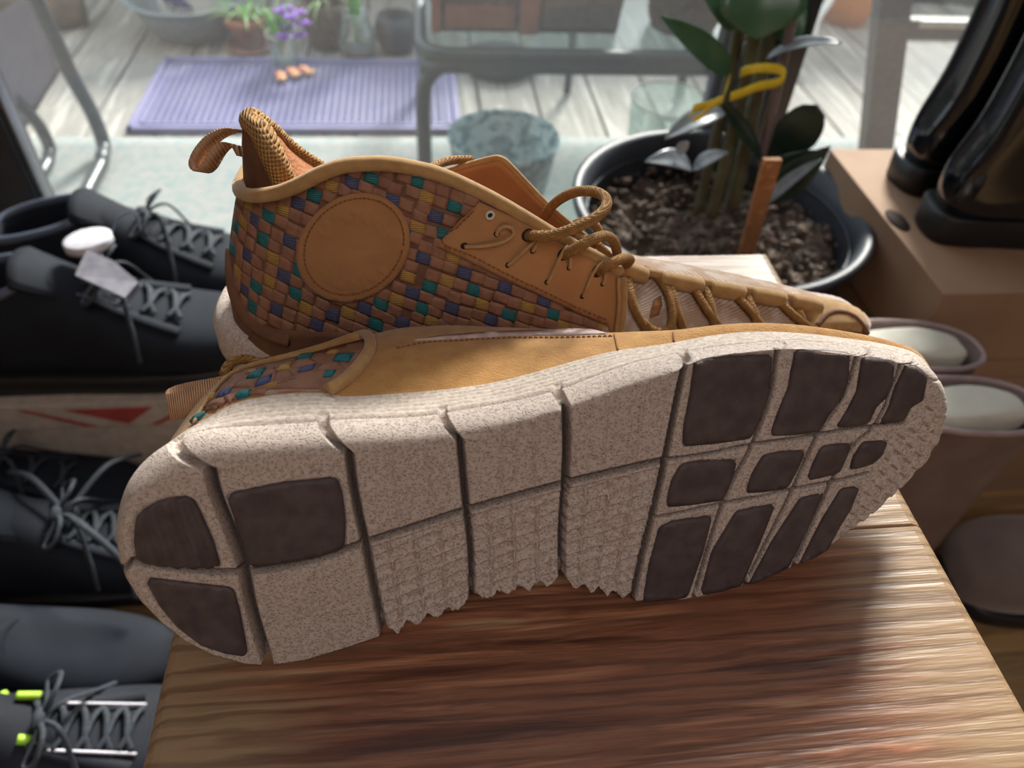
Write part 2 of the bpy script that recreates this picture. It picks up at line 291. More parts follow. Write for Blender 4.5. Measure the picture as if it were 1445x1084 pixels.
def stile(x0, x1, y0=YW - .02, y1=YW + .03, name='stile'):
    plank_box(name, x0, x1, y0, y1, .03, ZD - .03, MT['frame'], door, .003)
stile(XL, -.512); stile(.455, .492); stile(.405, .452, YW + .035, YW + .07); stile(1.34, XR, YW + .02, YW + .07)
for y0 in (YW - .02,): plank_box('rail', XL, XR, y0, YW + .07, .0, .035, MT['frame'], door); plank_box('rail', XL, XR, y0, YW + .07, ZD - .03, ZD, MT['frame'], door)
plank_box('door_gasket', -.512, -.506, YW - .012, YW + .01, .04, ZD - .04, MT['track'], door, .001)
plank_box('door_gasket', .400, .4045, YW + .04, YW + .06, .04, ZD - .04, MT['track'], door, .001)
def pane(x0, x1, y): V = [(x0, y, .035), (x1, y, .035), (x1, y, ZD - .03), (x0, y, ZD - .03)]; obj('glass_pane', V, [[0, 1, 2, 3]], MT['glass'], door, sm=False)
pane(-.512, .455, YW); pane(.452, 1.34, YW + .05)

ZP = -.02
gnd = plank_box('terrace_ground', -7, 7, 1.03, 8, -.16, -.10, MT['bark'], b=0, kind='structure')
dk = thing('terrace_deck', loc=(0, 1.55, -.06), kind='structure')
xs = [-3.4]
while xs[-1] < 3.4: xs.append(xs[-1] + .140)
# seams fixed to the ones seen beyond the mat
for i in range(len(xs) - 1):
    plank_box('plank', xs[i] + .035 + .003, xs[i + 1] + .035 - .003, 1.00, 4.2, ZP - .03 - .001 * rng.rand(), ZP - .0015 * rng.rand(), MT['deck'], dk, .002)
# pale speckled rug by the door
rx = np.linspace(-1.6, 1.7, 60); ry = np.linspace(1.03, 1.533, 14)
V = np.array([[x, y, ZP + .0035 + .001 * noise.noise(Vector((x * 7, y * 7, 0)))] for x in rx for y in ry]); F = gridf(60, 14)
o = obj('outdoor_rug', V, F, MT['rug'], label='pale speckled flat rug on the deck just outside the glass door', cat='rug')
md = o.modifiers.new('s', 'SOLIDIFY'); md.thickness = .0025

# lilac grid mat
mt = thing('rubber_mat', 'lilac openwork rubber mat lying on the weathered deck', 'door mat', (-.27, 1.74, ZP))
mx0, mx1, my0, my1 = -.62, .085, 1.556, 1.925
bd = MB()
for a, b2, c, d in ((mx0, mx1, my0, my0 + .014), (mx0, mx1, my1 - .014, my1), (mx0, mx0 + .014, my0, my1), (mx1 - .014, mx1, my0, my1)): bd.add(*box(a, b2, c, d, ZP + .001, ZP + .014, .002))
for a, b2, c, d in ((mx0 + .024, mx1 - .024, my0 + .024, my0 + .031), (mx0 + .024, mx1 - .024, my1 - .031, my1 - .024), (mx0 + .024, mx0 + .031, my0 + .024, my1 - .024), (mx1 - .031, mx1 - .024, my0 + .024, my1 - .024)): bd.add(*box(a, b2, c, d, ZP + .001, ZP + .012))
bd.add(*box(mx0 + .01, mx1 - .01, my0 + .01, my0 + .028, ZP + .001, ZP + .006)); bd.add(*box(mx0 + .01, mx1 - .01, my1 - .028, my1 - .01, ZP + .001, ZP + .006))
bd.add(*box(mx0 + .01, mx0 + .028, my0 + .01, my1 - .01, ZP + .001, ZP + .006)); bd.add(*box(mx1 - .028, mx1 - .01, my0 + .01, my1 - .01, ZP + .001, ZP + .006))
bd.build('mat_border', MT['mat'], mt, sm=False)
gr = MB()
nx = 40; ny = 20
for i in range(nx): x = mx0 + .031 + (mx1 - mx0 - .062) * (i + .5) / nx; gr.add(*box(x - .0034, x + .0034, my0 + .031, my1 - .031, ZP + .001, ZP + .0095))
for j in range(ny): y = my0 + .031 + (my1 - my0 - .062) * (j + .5) / ny; gr.add(*box(mx0 + .031, mx1 - .031, y - .0034, y + .0034, ZP + .001, ZP + .008))
gr.build('mat_grid', MT['mat'], mt, sm=False, kind='stuff')

# ================================================================== the stool
st = thing('wooden_stool', 'reddish brown brushed wood stool with planked top under the tan shoes', 'stool', (.06, .2, 0))
SX0, SX1 = -.1055, .2255
ys = [-.10, -.02, .176, .278, .388]
for i in range(len(ys) - 1):
    V, F = box(SX0, SX1, ys[i] + .0004, ys[i + 1] - .0004, .474, .5, 0)
    bm = bmesh.new(); vv = [bm.verts.new(v) for v in V]; [bm.faces.new([vv[k] for k in f]) for f in F]
    ed = [e for e in bm.edges if abs(e.verts[0].co.x - e.verts[1].co.x) < 1e-6 and abs(e.verts[0].co.z - .5) < 1e-6 and abs(e.verts[1].co.z - .5) < 1e-6]
    bmesh.ops.bevel(bm, geom=ed, offset=.007, segments=4, affect='EDGES', profile=.5)
    oth = [e for e in bm.edges if abs(e.verts[0].co.y - e.verts[1].co.y) < 1e-6 and e.verts[0].co.z > .4999 and e.verts[1].co.z > .4999 and abs(e.verts[0].co.x - e.verts[1].co.x) > .2]
    bmesh.ops.bevel(bm, geom=oth, offset=.0006 if i < 3 else .001, segments=1, affect='EDGES')
    V = [tuple(v.co) for v in bm.verts]; F = [[v.index for v in f.verts] for f in bm.faces]; bm.free()
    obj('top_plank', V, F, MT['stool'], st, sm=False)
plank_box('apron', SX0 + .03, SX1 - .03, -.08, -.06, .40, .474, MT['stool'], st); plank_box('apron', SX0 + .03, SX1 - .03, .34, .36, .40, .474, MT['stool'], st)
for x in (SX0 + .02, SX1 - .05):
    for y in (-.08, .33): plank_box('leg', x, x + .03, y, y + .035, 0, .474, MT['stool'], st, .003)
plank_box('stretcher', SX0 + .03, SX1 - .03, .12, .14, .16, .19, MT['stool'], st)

# ================================================================== surface patch tools
def mkbvh(V, F): return BVHTree.FromPolygons([Vector(v) for v in np.array(V).reshape(-1, 3)], F if isinstance(F, list) else F.tolist())
def hit(bvh, px, py):
    d = Vector(ray(px, py)).normalized(); h = bvh.ray_cast(Vector(CAM), d, 5)
    if h[0] is None:
        best = None  # slide to the nearest point of the surface
        for r in (2, 4, 7, 11, 16, 24, 34):
            for k in range(12):
                q = (px + r * math.cos(k * .5236), py + r * math.sin(k * .5236)); dd = Vector(ray(*q)).normalized(); hh = bvh.ray_cast(Vector(CAM), dd, 5)
                if hh[0] is not None: best = hh; break
            if best: break
        if best is None: raise ValueError(('no hit', px, py))
        dd = np.array(d); rel = np.array(best[0]) - CAM; pt = CAM + dd * rel.dot(dd)  # same depth along this ray
        nn = np.array(best[1]); nn = nn if nn.dot(dd) < 0 else -nn
        return pt, nn
    n = np.array(h[1]); n = n if n.dot(np.array(d)) < 0 else -n
    return np.array(h[0]), n
def poly_patch(bvh, poly, step, off, thick, edge=3.0, puff=0.0, fn=None, closed=True):
    P = np.array(poly, float)
    d = np.r_[0, np.cumsum(np.linalg.norm(np.diff(np.vstack([P, P[:1]]), axis=0), axis=1))]
    n = max(8, int(d[-1] / step)); B = resamp(np.vstack([P, P[:1]]), n, True)
    gx = np.arange(P[:, 0].min() + step / 2, P[:, 0].max(), step); gy = np.arange(P[:, 1].min() + step / 2, P[:, 1].max(), step)
    G = np.array([(x + (step / 2 if k % 2 else 0), y) for k, y in enumerate(gy) for x in gx]).reshape(-1, 2)
    def inside(Q):
        c = np.zeros(len(Q), bool)
        for i in range(n):
            a, b = B[i], B[(i + 1) % n]; m = ((a[1] > Q[:, 1]) != (b[1] > Q[:, 1])) & (Q[:, 0] < (b[0] - a[0]) * (Q[:, 1] - a[1]) / (b[1] - a[1] + 1e-12) + a[0]); c ^= m
        return c
    def bdist(Q):
        D = np.full(len(Q), 1e9)
        for i in range(n):
            a, b = B[i], B[(i + 1) % n]; ab = b - a; t = np.clip(((Q - a) @ ab) / (ab @ ab + 1e-12), 0, 1); D = np.minimum(D, np.linalg.norm(Q - a - t[:, None] * ab, axis=1))
        return D
    if len(G):
        G = G[inside(G)]; G = G[bdist(G) > step * .55] if len(G) else G
    A = np.vstack([B, G]) if len(G) else B
    r = delaunay_2d_cdt([Vector(p) for p in A], [(i, (i + 1) % n) for i in range(n)], [], 1, 1e-6)
    pv = np.array([tuple(v) for v in r[0]]); T = [list(f) for f in r[2]]
    ds = bdist(pv); top = []; bot = []
    for q, e in zip(pv, ds):
        h, nn = hit(bvh, *q)
        k = min(e / edge, 1.0) if edge > 0 else 1; k = math.sqrt(max(0, 1 - (1 - k) ** 2))
        o_ = off + puff * k + (fn(q, e) if fn else 0)
        top.append(h + nn * o_); bot.append(h - nn * thick)
    cnt = {}
    for f in T:
        for a, b in zip(f, f[1:] + f[:1]): cnt[(a, b)] = 1
    sk = [(a, b) for (a, b) in cnt if (b, a) not in cnt]
    used = sorted({a for e in sk for a in e}); mp = {v: len(pv) + i for i, v in enumerate(used)}
    F = T + [[b, a, mp[a], mp[b]] for a, b in sk]
    return np.vstack([top, [bot[v] for v in used]]), F
def quad_patch(bvh, q, off, thick, puff, n=4):
    q = np.array(q, float); V = []; E = []
    for i in range(n + 1):
        for j in range(n + 1):
            a, b = i / n, j / n
            p = q[0] * (1 - a) * (1 - b) + q[1] * a * (1 - b) + q[2] * a * b + q[3] * (1 - a) * b
            h, nn = hit(bvh, *p); k = (math.sin(math.pi * a) * math.sin(math.pi * b)) ** .45 if 0 < a < 1 and 0 < b < 1 else 0
            V.append(h + nn * (off + puff * k)); E.append(h - nn * thick)
    m = n + 1; F = gridf(m, m); bd_ = [i * m for i in range(m)] + [n * m + j for j in range(1, m)] + [i * m + n for i in range(n - 1, -1, -1)] + [j for j in range(n - 1, 0, -1)]
    k0 = len(V); V += [E[b] for b in bd_]; L = len(bd_)
    F += [[bd_[i], bd_[(i + 1) % L], k0 + (i + 1) % L, k0 + i] for i in range(L)]
    return np.array(V), F
def px_line(bvh, pts, off, n=None, smo=True):
    P = smooth(pts, n or max(6, int(np.sum(np.linalg.norm(np.diff(np.array(pts, float), axis=0), axis=1)) / 4))) if smo else np.array(pts, float)
    return np.array([(lambda h: h[0] + h[1] * off)(hit(bvh, *p)) for p in P])
def stitches(name, bvh, pts, parent, mat, L=4.5, gap=3.0, r=.00035, off=.0003, closed=False):
    P = smooth(pts, 400, closed); d = np.r_[0, np.cumsum(np.linalg.norm(np.diff(P, axis=0), axis=1))]; mb = MB(); t = 0
    while t + L < d[-1]:
        q = [(np.interp(t + L * k, d, P[:, 0]), np.interp(t + L * k, d, P[:, 1])) for k in (0, .5, 1)]
        W3 = []
        for k, p in enumerate(q): h, nn = hit(bvh, *p); W3.append(h + nn * (off + (.0003 if k == 1 else -.0002)))
        mb.add(*tube(W3, r, 5)); t += L + gap
    return mb.build(name, mat, parent, kind='stuff')

# ================================================================== the shoe lying on its side, sole to the camera
C0 = onz(390, 938, .5); C1 = onz(980, 845, .5)
E1 = (C1 - C0) / np.linalg.norm(C1 - C0); NH = np.array([-E1[1], E1[0], 0]); TAU = math.radians(22)
E2 = math.cos(TAU) * np.array([0, 0, 1.]) + math.sin(TAU) * NH; EN = np.cross(E1, E2)
O0 = C0 + EN * 0 + E2 * .0014
def uvw(u, v, w): return O0 + np.multiply.outer(u, E1) + np.multiply.outer(v, E2) + np.multiply.outer(w, EN)
def px2uv(p, w=0.0):
    q = onpl(p[0], p[1], O0 + EN * w, EN) - O0; return np.array([q.dot(E1), q.dot(E2)])
def U(pts, w=0.0): return np.array([px2uv(p, w) for p in pts])

zig = []
for (a, b), k in ((((546, 896), (660, 856)), 4), (((673, 848), (789, 823)), 4), (((801, 828), (890, 846)), 4)):
    for i in range(k):
        t0, t1 = i / k, (i + .55) / k
        zig += [(a[0] + (b[0] - a[0]) * t0, a[1] + (b[1] - a[1]) * t0 - 7), (a[0] + (b[0] - a[0]) * t1, a[1] + (b[1] - a[1]) * t1 + 5)]
    zig.append((b[0], b[1] - 7))
R0top = [(183, 778), (181, 740), (192, 706), (216, 684), (252, 671), (300, 662), (380, 652), (440, 646), (490, 641), (560, 634), (600, 629), (650, 622), (700, 609), (740, 597), (800, 579), (850, 561), (900, 544), (950, 526), (975, 513), (1020, 501), (1085, 494), (1130, 493), (1200, 502), (1260, 511), (1298, 526), (1318, 552), (1321, 578)]
R0bot = [(183, 778), (190, 810), (207, 848), (232, 880), (262, 905), (300, 925), (345, 937), (378, 940), (430, 932), (490, 914), (540, 897)] + zig + [(895, 848), (925, 849), (960, 847), (990, 842), (1040, 829), (1075, 818), (1120, 799), (1170, 771), (1210, 742), (1245, 713), (1275, 685), (1300, 655), (1317, 618), (1321, 578)]
R1top = [(171, 778), (167, 735), (177, 690), (200, 655), (236, 627), (290, 607), (380, 600), (440, 596), (490, 592), (560, 590), (610, 586), (650, 579), (700, 571), (740, 563), (790, 550), (830, 535), (870, 520), (910, 508), (960, 498), (1000, 490), (1085, 482), (1130, 480), (1200, 487), (1260, 495), (1300, 511), (1322, 540), (1328, 575)]
R2top = [(196, 776), (188, 735), (202, 690), (230, 645), (258, 612), (298, 588), (340, 568), (400, 557), (455, 555), (490, 560), (560, 556), (640, 549), (700, 540), (760, 525), (820, 508), (870, 496), (940, 486), (1000, 475), (1060, 469), (1130, 471), (1200, 479), (1250, 487), (1290, 499), (1311, 520), (1321, 550), (1322, 578)]
W1, W2 = -.011, -.032
NT, NB = 760, 760
def halves(top, bot, w):
    return np.vstack([resamp(U(top, w), NT)[:-1], resamp(U(bot, w), NB)[::-1][:-1]])
# smooth tops
def smt(p): return [tuple(q) for q in smooth(p, 200)]
r0 = halves(smt(R0top), R0bot, 0)
b0 = U(R0bot, 0)
def inset_bot(dv, wref, du=0.004):
    q = resamp(b0, NB).copy(); s = np.linspace(0, 1, NB); f = np.clip(np.minimum(s, 1 - s) / .12, 0, 1); f = f * f * (3 - 2 * f)
    q[:, 1] += dv * f + 0; q[:, 0] += du * (1 - f) * np.where(s < .5, 1, -1); return q
def ring(top, w, dv, du):
    T = resamp(U(smt(top), w), NT); B = inset_bot(dv, w, du)
    # weld the ends of both halves
    s = np.linspace(0, 1, NB)[:, None]; B = B + (1 - s) ** 8 * (T[0] - B[0]) + s ** 8 * (T[-1] - B[-1])
    return np.vstack([T[:-1], B[::-1][:-1]])
r1 = ring(R1top, W1, .007, -.001); r2 = ring(R2top, W2, .016, .004)
NS = len(r0)
sp = np.stack([np.clip(r0[:, 0], .010, .222), np.zeros(NS)], 1)
mt_, mb_ = r0[:NT - 1], r0[NT - 1:]
oT = np.argsort(mt_[:, 0]); oB = np.argsort(mb_[:, 0])
sp[:, 1] = .5 * (np.interp(sp[:, 0], mt_[oT, 0], mt_[oT, 1]) + np.interp(sp[:, 0], mb_[oB, 0], mb_[oB, 1]))
KR = 100
rr = np.linspace(0, 1, KR)
UV = sp[:, None, :] + (r0 - sp)[:, None, :] * rr[None, :, None]          # NS,KR,2
Wd = np.zeros((NS, KR))
def segdist(P, line):
    L = np.array(line); D = np.full(P.shape[:-1], 1e9)
    for a, b in zip(L[:-1], L[1:]):
        ab = b - a; t = np.clip(((P - a) @ ab) / (ab @ ab), 0, 1); D = np.minimum(D, np.linalg.norm(P - a - t[..., None] * ab, axis=-1))
    return D
G = [[(291, 640), (297, 665), (305, 700), (325, 750), (343, 800), (355, 860), (380, 945)], [(490, 600), (495, 660), (505, 720), (515, 765), (530, 840), (544, 905)],
     [(645, 575), (652, 650), (658, 715), (665, 780), (667, 860)], [(798, 540), (800, 620), (798, 690), (794, 760), (795, 845)], [(972, 490), (956, 560), (940, 640), (925, 710), (905, 790), (890, 862)]]
Lg = [(170, 790), (260, 804), (345, 807), (430, 795), (515, 766), (590, 742), (658, 720), (730, 700), (797, 682), (870, 665), (935, 650)]
L2 = [(935, 650), (1000, 641), (1060, 628), (1130, 618), (1200, 606), (1275, 597)]; L3 = [(920, 732), (970, 722), (1020, 711), (1070, 702), (1117, 691), (1175, 680), (1225, 668)]
D1 = [[(1097, 495), (1087, 560), (1062, 627), (1020, 711), (977, 850)], [(1212, 495), (1190, 560), (1153, 616), (1115, 699), (1047, 835)], [(1272, 510), (1262, 545), (1235, 600), (1205, 628), (1172, 682), (1115, 810)]]
PADS = [[(981, 509), (1030, 503), (1090, 501), (1086, 553), (1074, 590), (1059, 619), (1010, 626), (964, 630), (966, 600), (974, 561)],
        [(1123, 495), (1160, 494), (1199, 498), (1197, 535), (1190, 560), (1170, 585), (1156, 609), (1120, 614), (1088, 615), (1098, 585), (1113, 549)],
        [(1218, 503), (1240, 505), (1262, 512), (1260, 540), (1251, 561), (1236, 575), (1226, 598), (1181, 604), (1196, 580), (1210, 553)],
        [(1280, 513), (1296, 518), (1309, 530), (1305, 550), (1303, 565), (1285, 575), (1276, 594), (1243, 598), (1255, 575), (1264, 549)],
        [(962, 656), (985, 651), (1040, 650), (1032, 680), (1020, 706), (980, 712), (941, 716), (943, 700), (950, 676)],
        [(1078, 643), (1105, 638), (1137, 637), (1126, 662), (1111, 689), (1080, 694), (1053, 696), (1062, 670)],
        [(1160, 631), (1180, 628), (1202, 627), (1194, 647), (1185, 667), (1160, 674), (1140, 678), (1148, 655)],
        [(1218, 625), (1253, 623), (1245, 642), (1233, 654), (1215, 660), (1200, 663), (1205, 645)],
        [(931, 745), (950, 736), (1005, 729), (992, 780), (970, 843), (955, 846), (908, 850), (916, 800)],
        [(1040, 722), (1094, 712), (1075, 760), (1047, 826), (1020, 834), (989, 840), (1005, 780)],
        [(1130, 704), (1162, 697), (1140, 745), (1113, 801), (1085, 815), (1057, 826), (1090, 765)],
        [(1187, 691), (1213, 687), (1200, 720), (1184, 745), (1168, 776), (1150, 787), (1129, 796), (1160, 735)],
        [(190, 745), (192, 730), (204, 719), (222, 709), (240, 704), (262, 702), (274, 707), (284, 726), (302, 767), (311, 799), (302, 799), (293, 804), (283, 799), (272, 805), (262, 799), (250, 804), (240, 799), (228, 800), (205, 795), (192, 788), (189, 765)],
        [(321, 703), (326, 697), (400, 682), (470, 675), (478, 679), (484, 700), (488, 737), (487, 768), (480, 776), (440, 788), (361, 801), (352, 797), (336, 750)],
        [(207, 822), (212, 817), (260, 823), (322, 830), (330, 834), (338, 862), (349, 920), (345, 926), (320, 923), (284, 911), (250, 885), (225, 855)]]
def rnd(poly, r=4.0):
    out = []
    n = len(poly)
    for i in range(n):
        a, b, c = [np.array(poly[k % n], float) for k in (i - 1, i, i + 1)]
        d1, d2 = a - b, c - b; l1, l2 = np.linalg.norm(d1), np.linalg.norm(d2); cosv = d1.dot(d2) / (l1 * l2)
        rr_ = min(r, l1 * .3, l2 * .3)
        if cosv > -.85: p, q = b + d1 / l1 * rr_, b + d2 / l2 * rr_; out += [tuple(p), tuple(.25 * p + .5 * b + .25 * q), tuple(q)]
        else: out.append(tuple(b))
    return out
PADS = [rnd(p) for p in PADS]
def gro(d, hw, dep): x = np.clip(d / hw, 0, 1); return -dep * (1 - x) ** .8
def side_gro(P, soft=0):
    Z_ = np.zeros(P.shape[:-1])
    for g, (hw, dep) in zip(G, ((.0024, .0068), (.0018, .0065), (.0015, .0062), (.0018, .0068), (.0013, .0048))): Z_ = np.minimum(Z_, gro(segdist(P, smooth(U(g), 30)), hw, dep))
    return Z_
def disp(P):
    Z_ = side_gro(P)
    Z_ = np.minimum(Z_, gro(segdist(P, smooth(U(Lg), 60)), .0017, .0050))
    for l in (L2, L3): Z_ = np.minimum(Z_, gro(segdist(P, smooth(U(l), 30)), .0010, .0028))
    for l in D1: Z_ = np.minimum(Z_, gro(segdist(P, smooth(U(l), 30)), .0011, .0032))
    for p in PADS:
        q = U(p); c = q.mean(0); m = (np.abs(P[..., 0] - c[0]) < .04) & (np.abs(P[..., 1] - c[1]) < .04)
        if m.any(): Z_[m] = np.minimum(Z_[m], gro(segdist(P[m], np.vstack([q, q[:1]])), .0007, .0013))
    # raised thin ridges on the upper midfoot blocks and the waffle of the lower ones
    gu = [smooth(U(g), 40) for g in G]; lL = smooth(U(Lg), 80); lL = lL[np.argsort(lL[:, 0])]
    vL = np.interp(P[..., 0], lL[:, 0], lL[:, 1])
    ub = [np.interp(P[..., 1], g[::-1, 1], g[::-1, 0]) for g in gu]
    bot = np.interp(P[..., 0], b0[:, 0], b0[:, 1])
    for i in (1, 2, 3):
        a = (P[..., 0] - ub[i]) / (ub[i + 1] - ub[i]); ins = (a > .03) & (a < .97)
        up = ins & (P[..., 1] > vL + .002)
        for t in (.36, .68): Z_[up] += .0009 * np.clip(1 - np.abs(a[up] - t) / .022, 0, 1)
        lo = ins & (P[..., 1] < vL - .003)
        b = (vL - P[..., 1] + (P[..., 0]) * .10) / .0056; fa = np.abs((a * 4 + .12) % 1 - .5) * 2; fb = np.abs(b % 1 - .5) * 2
        prof = np.maximum(np.clip((fa - .72) / .28, 0, 1), np.clip((fb - .55) / .45, 0, 1) * .9)
        wob = .75 + .35 * np.sin(P[..., 0] * 900) * np.sin(P[..., 1] * 760 + 2)
        Z_[lo] += (.0021 * prof * wob - .0017)[lo]
    # small triangular lugs at the toe
    tp = U([(1262, 612), (1296, 590), (1312, 560), (1322, 560), (1330, 620), (1295, 680), (1245, 725), (1180, 775), (1186, 750), (1205, 712), (1222, 690), (1240, 664)])
    n = len(tp); ins = np.zeros(P.shape[:-1], bool)
    for i in range(n):
        a, b = tp[i], tp[(i + 1) % n]; ins ^= ((a[1] > P[..., 1]) != (b[1] > P[..., 1])) & (P[..., 0] < (b[0] - a[0]) * (P[..., 1] - a[1]) / (b[1] - a[1] + 1e-12) + a[0])
    x = (P[..., 0] * .92 + P[..., 1] * .4) / .0056; y = (-P[..., 0] * .4 + P[..., 1] * .92) / .0064
    row = np.floor(y); fx = (x + .5 * (row % 2)) % 1 - .5; fy = y - row
    tri = np.clip((.62 * (1 - fy) - np.abs(fx)) / .18, 0, 1) * np.clip(fy / .15, 0, 1) * np.clip((1 - fy) / .2, 0, 1)
    Z_[ins] += (-.0016 * tri + .0003)[ins]
    # worn letter relief on the heel block
    return Z_
dz = disp(UV)
# soften at the very centre where rings bunch up is not needed: pads and blocks are continuous there
Pn = uvw(UV[..., 0].ravel(), UV[..., 1].ravel(), (Wd + dz).ravel()).reshape(NS, KR, 3)
edge_g = side_gro(r0) + np.clip(dz[:, -1], -1, 0) * .4
edge_g = np.clip(edge_g, -.005, 0)
rows = []; base_rows = []
def outn(r):  # in-plane outward normal of a ring
    t = np.roll(r, -4, 0) - np.roll(r, 4, 0); nn = np.stack([t[:, 1], -t[:, 0]], 1); nn /= np.linalg.norm(nn, axis=1)[:, None] + 1e-9
    c = r.mean(0); s = np.sign(((r - c) * nn).sum(1).sum()); return nn * s
on0 = outn(r1)
# ring orientation check: top of ring should point up
if (on0[NT // 2] @ np.array([0, 1])) < 0: on0 = -on0
KS1, KS2 = 14, 30
for i in range(1, KS1 + 1):
    a = i / KS1 * math.pi / 2; q = r0 + (r1 - r0) * math.sin(a); w = W1 * (1 - math.cos(a)) + edge_g * math.cos(a); f = math.sin(a)
    base_rows.append(uvw(q[:, 0], q[:, 1], np.full(NS, W1 * (1 - math.cos(a)))))
    q = q + on0 * (edge_g * f * .8)[:, None]; rows.append(uvw(q[:, 0], q[:, 1], w))
for i in range(1, KS2 + 1):
    t = i / KS2; q = r1 + (r2 - r1) * t; w = W1 + (W2 - W1) * t
    base_rows.append(uvw(q[:, 0], q[:, 1], np.full(NS, w)))
    kn = np.zeros(NS)
    kn += -.0016 * math.exp(-((t - .07) / .05) ** 2)                              # seam between foam and knit band
    kn += .0004 * math.sin(t * 40) * min(1, max(0, t - .12) * 8)
    fade = max(0, 1 - t / .35)
    q = q + on0 * (kn + edge_g * .8 * fade)[:, None]; rows.append(uvw(q[:, 0], q[:, 1], w))
for sc_, w in ((.93, W2 - .001), (.80, W2 - .0015)): c = r2.mean(0); q = c + (r2 - c) * sc_; rows.append(uvw(q[:, 0], q[:, 1], w)); base_rows.append(rows[-1])
ALL = np.concatenate([Pn, np.stack(rows, 1)], 1); BASE = np.concatenate([uvw(UV[..., 0].ravel(), UV[..., 1].ravel(), 0 * Wd.ravel()).reshape(NS, KR, 3)[:, ::12], np.stack(base_rows, 1)[:, ::2]], 1)[::4]
sh1 = thing('high_top_shoe', 'mustard high-top lying on its side, worn cream and dark brown sole facing the camera', 'shoe', tuple(C0 * .5 + C1 * .5), 'pair of tan woven high-tops on the stool')
nk = ALL.shape[1]; V = ALL.reshape(-1, 3); F = gridf(NS, nk, True)
sole_b = mkbvh(BASE.reshape(-1, 3), gridf(BASE.shape[0], BASE.shape[1], True))
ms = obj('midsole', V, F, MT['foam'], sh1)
ms.data.materials.append(MT['foam_knit'])
mi = np.zeros(len(F), np.int32).reshape(NS, nk - 1); mi[:, KR + KS1 + 3:] = 1
ms.data.polygons.foreach_set('material_index', mi.ravel())
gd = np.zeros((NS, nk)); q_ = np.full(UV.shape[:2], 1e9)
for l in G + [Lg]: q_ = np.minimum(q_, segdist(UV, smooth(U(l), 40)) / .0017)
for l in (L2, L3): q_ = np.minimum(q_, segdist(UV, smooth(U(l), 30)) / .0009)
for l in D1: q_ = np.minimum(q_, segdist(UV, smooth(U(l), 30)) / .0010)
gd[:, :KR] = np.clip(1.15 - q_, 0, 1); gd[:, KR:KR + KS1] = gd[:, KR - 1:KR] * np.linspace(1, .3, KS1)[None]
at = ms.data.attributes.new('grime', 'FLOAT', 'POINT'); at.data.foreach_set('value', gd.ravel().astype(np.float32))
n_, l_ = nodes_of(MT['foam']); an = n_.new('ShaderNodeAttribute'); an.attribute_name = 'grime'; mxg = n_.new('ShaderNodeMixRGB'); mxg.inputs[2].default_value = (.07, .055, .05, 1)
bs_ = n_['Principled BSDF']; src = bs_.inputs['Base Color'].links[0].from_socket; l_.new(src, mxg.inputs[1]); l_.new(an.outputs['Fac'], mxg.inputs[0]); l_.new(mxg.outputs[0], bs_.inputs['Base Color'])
for k, p in enumerate(PADS):
    rib = None
    if k == 12: rib = lambda q, e: .0005 * math.sin((q[0] - q[1] * .35) / 3.4) * min(1, e / 4)
    if k == 14: rib = lambda q, e: .0003 * math.sin((q[0] - q[1] * .2) / 3.6) * min(1, e / 4)
    V, F = poly_patch(sole_b, p, 3.4 if rib else 6, .0002, .0016, edge=2.5, puff=.0003, fn=rib)
    obj('rubber_pad', V, F, MT['rubber'], sh1)
# rest of the upper body behind the midsole
def wof(px):  # how far behind the sole plane the visible ridge of the upper sits
    return float(np.interp(px, [180, 300, 520, 760, 900, 1000, 1200, 1330], [-.078, -.080, -.082, -.076, -.060, -.046, -.040, -.038]))
R4top = [(262, 650), (262, 620), (272, 597), (284, 578), (305, 549), (332, 522), (380, 508), (440, 495), (490, 482), (525, 472), (560, 464), (600, 461), (640, 460), (720, 463), (800, 466), (860, 470), (900, 469), (960, 469), (1030, 464), (1100, 465), (1160, 472), (1220, 484), (1262, 497), (1290, 513), (1305, 535), (1312, 560), (1312, 575)]
R4p = smooth(R4top, 160)
t4 = np.array([px2uv(p, wof(p[0])) for p in R4p]); w4 = np.array([wof(p[0]) for p in R4p])
M4 = 160
R2p = smooth([(p[0], p[1] + (1.5 if 250 < p[0] < 1290 else 0)) for p in R2top], M4); t2 = U(R2p, W2 + .001)
# match columns by picture x so that the quarter is not sheared
def tdense(P, X): return P
A2 = np.column_stack([t2, np.full(M4, W2 + .001)]); A4 = np.column_stack([t4, w4])
nb = 80
sb = np.linspace(0, 1, nb)
bq = resamp(b0, nb); fb_ = np.clip(np.minimum(sb, 1 - sb) / .12, 0, 1)
def botrow(A, wbase, dv):
    w = A[0, 2] + (A[-1, 2] - A[0, 2]) * sb; q = bq.copy(); q[:, 1] += dv * fb_
    need = (-w * math.sin(TAU) + .003) / math.cos(TAU); q[:, 1] = np.maximum(q[:, 1], need + .004 * fb_)
    B = np.column_stack([q, w]); s = sb[:, None]; B += (1 - s) ** 6 * (A[0] - B[0]) + s ** 6 * (A[-1] - B[-1]); return B
B2 = botrow(A2, 0, .018); B4 = botrow(A4, 0, .02)
body = []
KB = 14
for i in range(KB + 1):
    t = i / KB; bul = .0035 * math.sin(math.pi * t)
    T = A2 + (A4 - A2) * t; T[:, 1] += bul; B = B2 + (B4 - B2) * t; body.append(np.vstack([T[:-1], B[::-1][:-1]]))
last = body[-1]; c = last.mean(0)
for s_, dw in ((.97, -.003), (.90, -.0045), (.80, -.004), (.78, .012), (.70, .03)): q = c + (last - c) * s_; q[:, 2] = last[:, 2] + dw; body.append(q)
BO = np.stack(body, 1); nB = BO.shape[0]
bodyV = uvw(BO[..., 0].ravel(), BO[..., 1].ravel(), BO[..., 2].ravel()); bodyF = gridf(nB, BO.shape[1], True)
obj('suede_upper', bodyV, bodyF, MT['suede'], sh1)
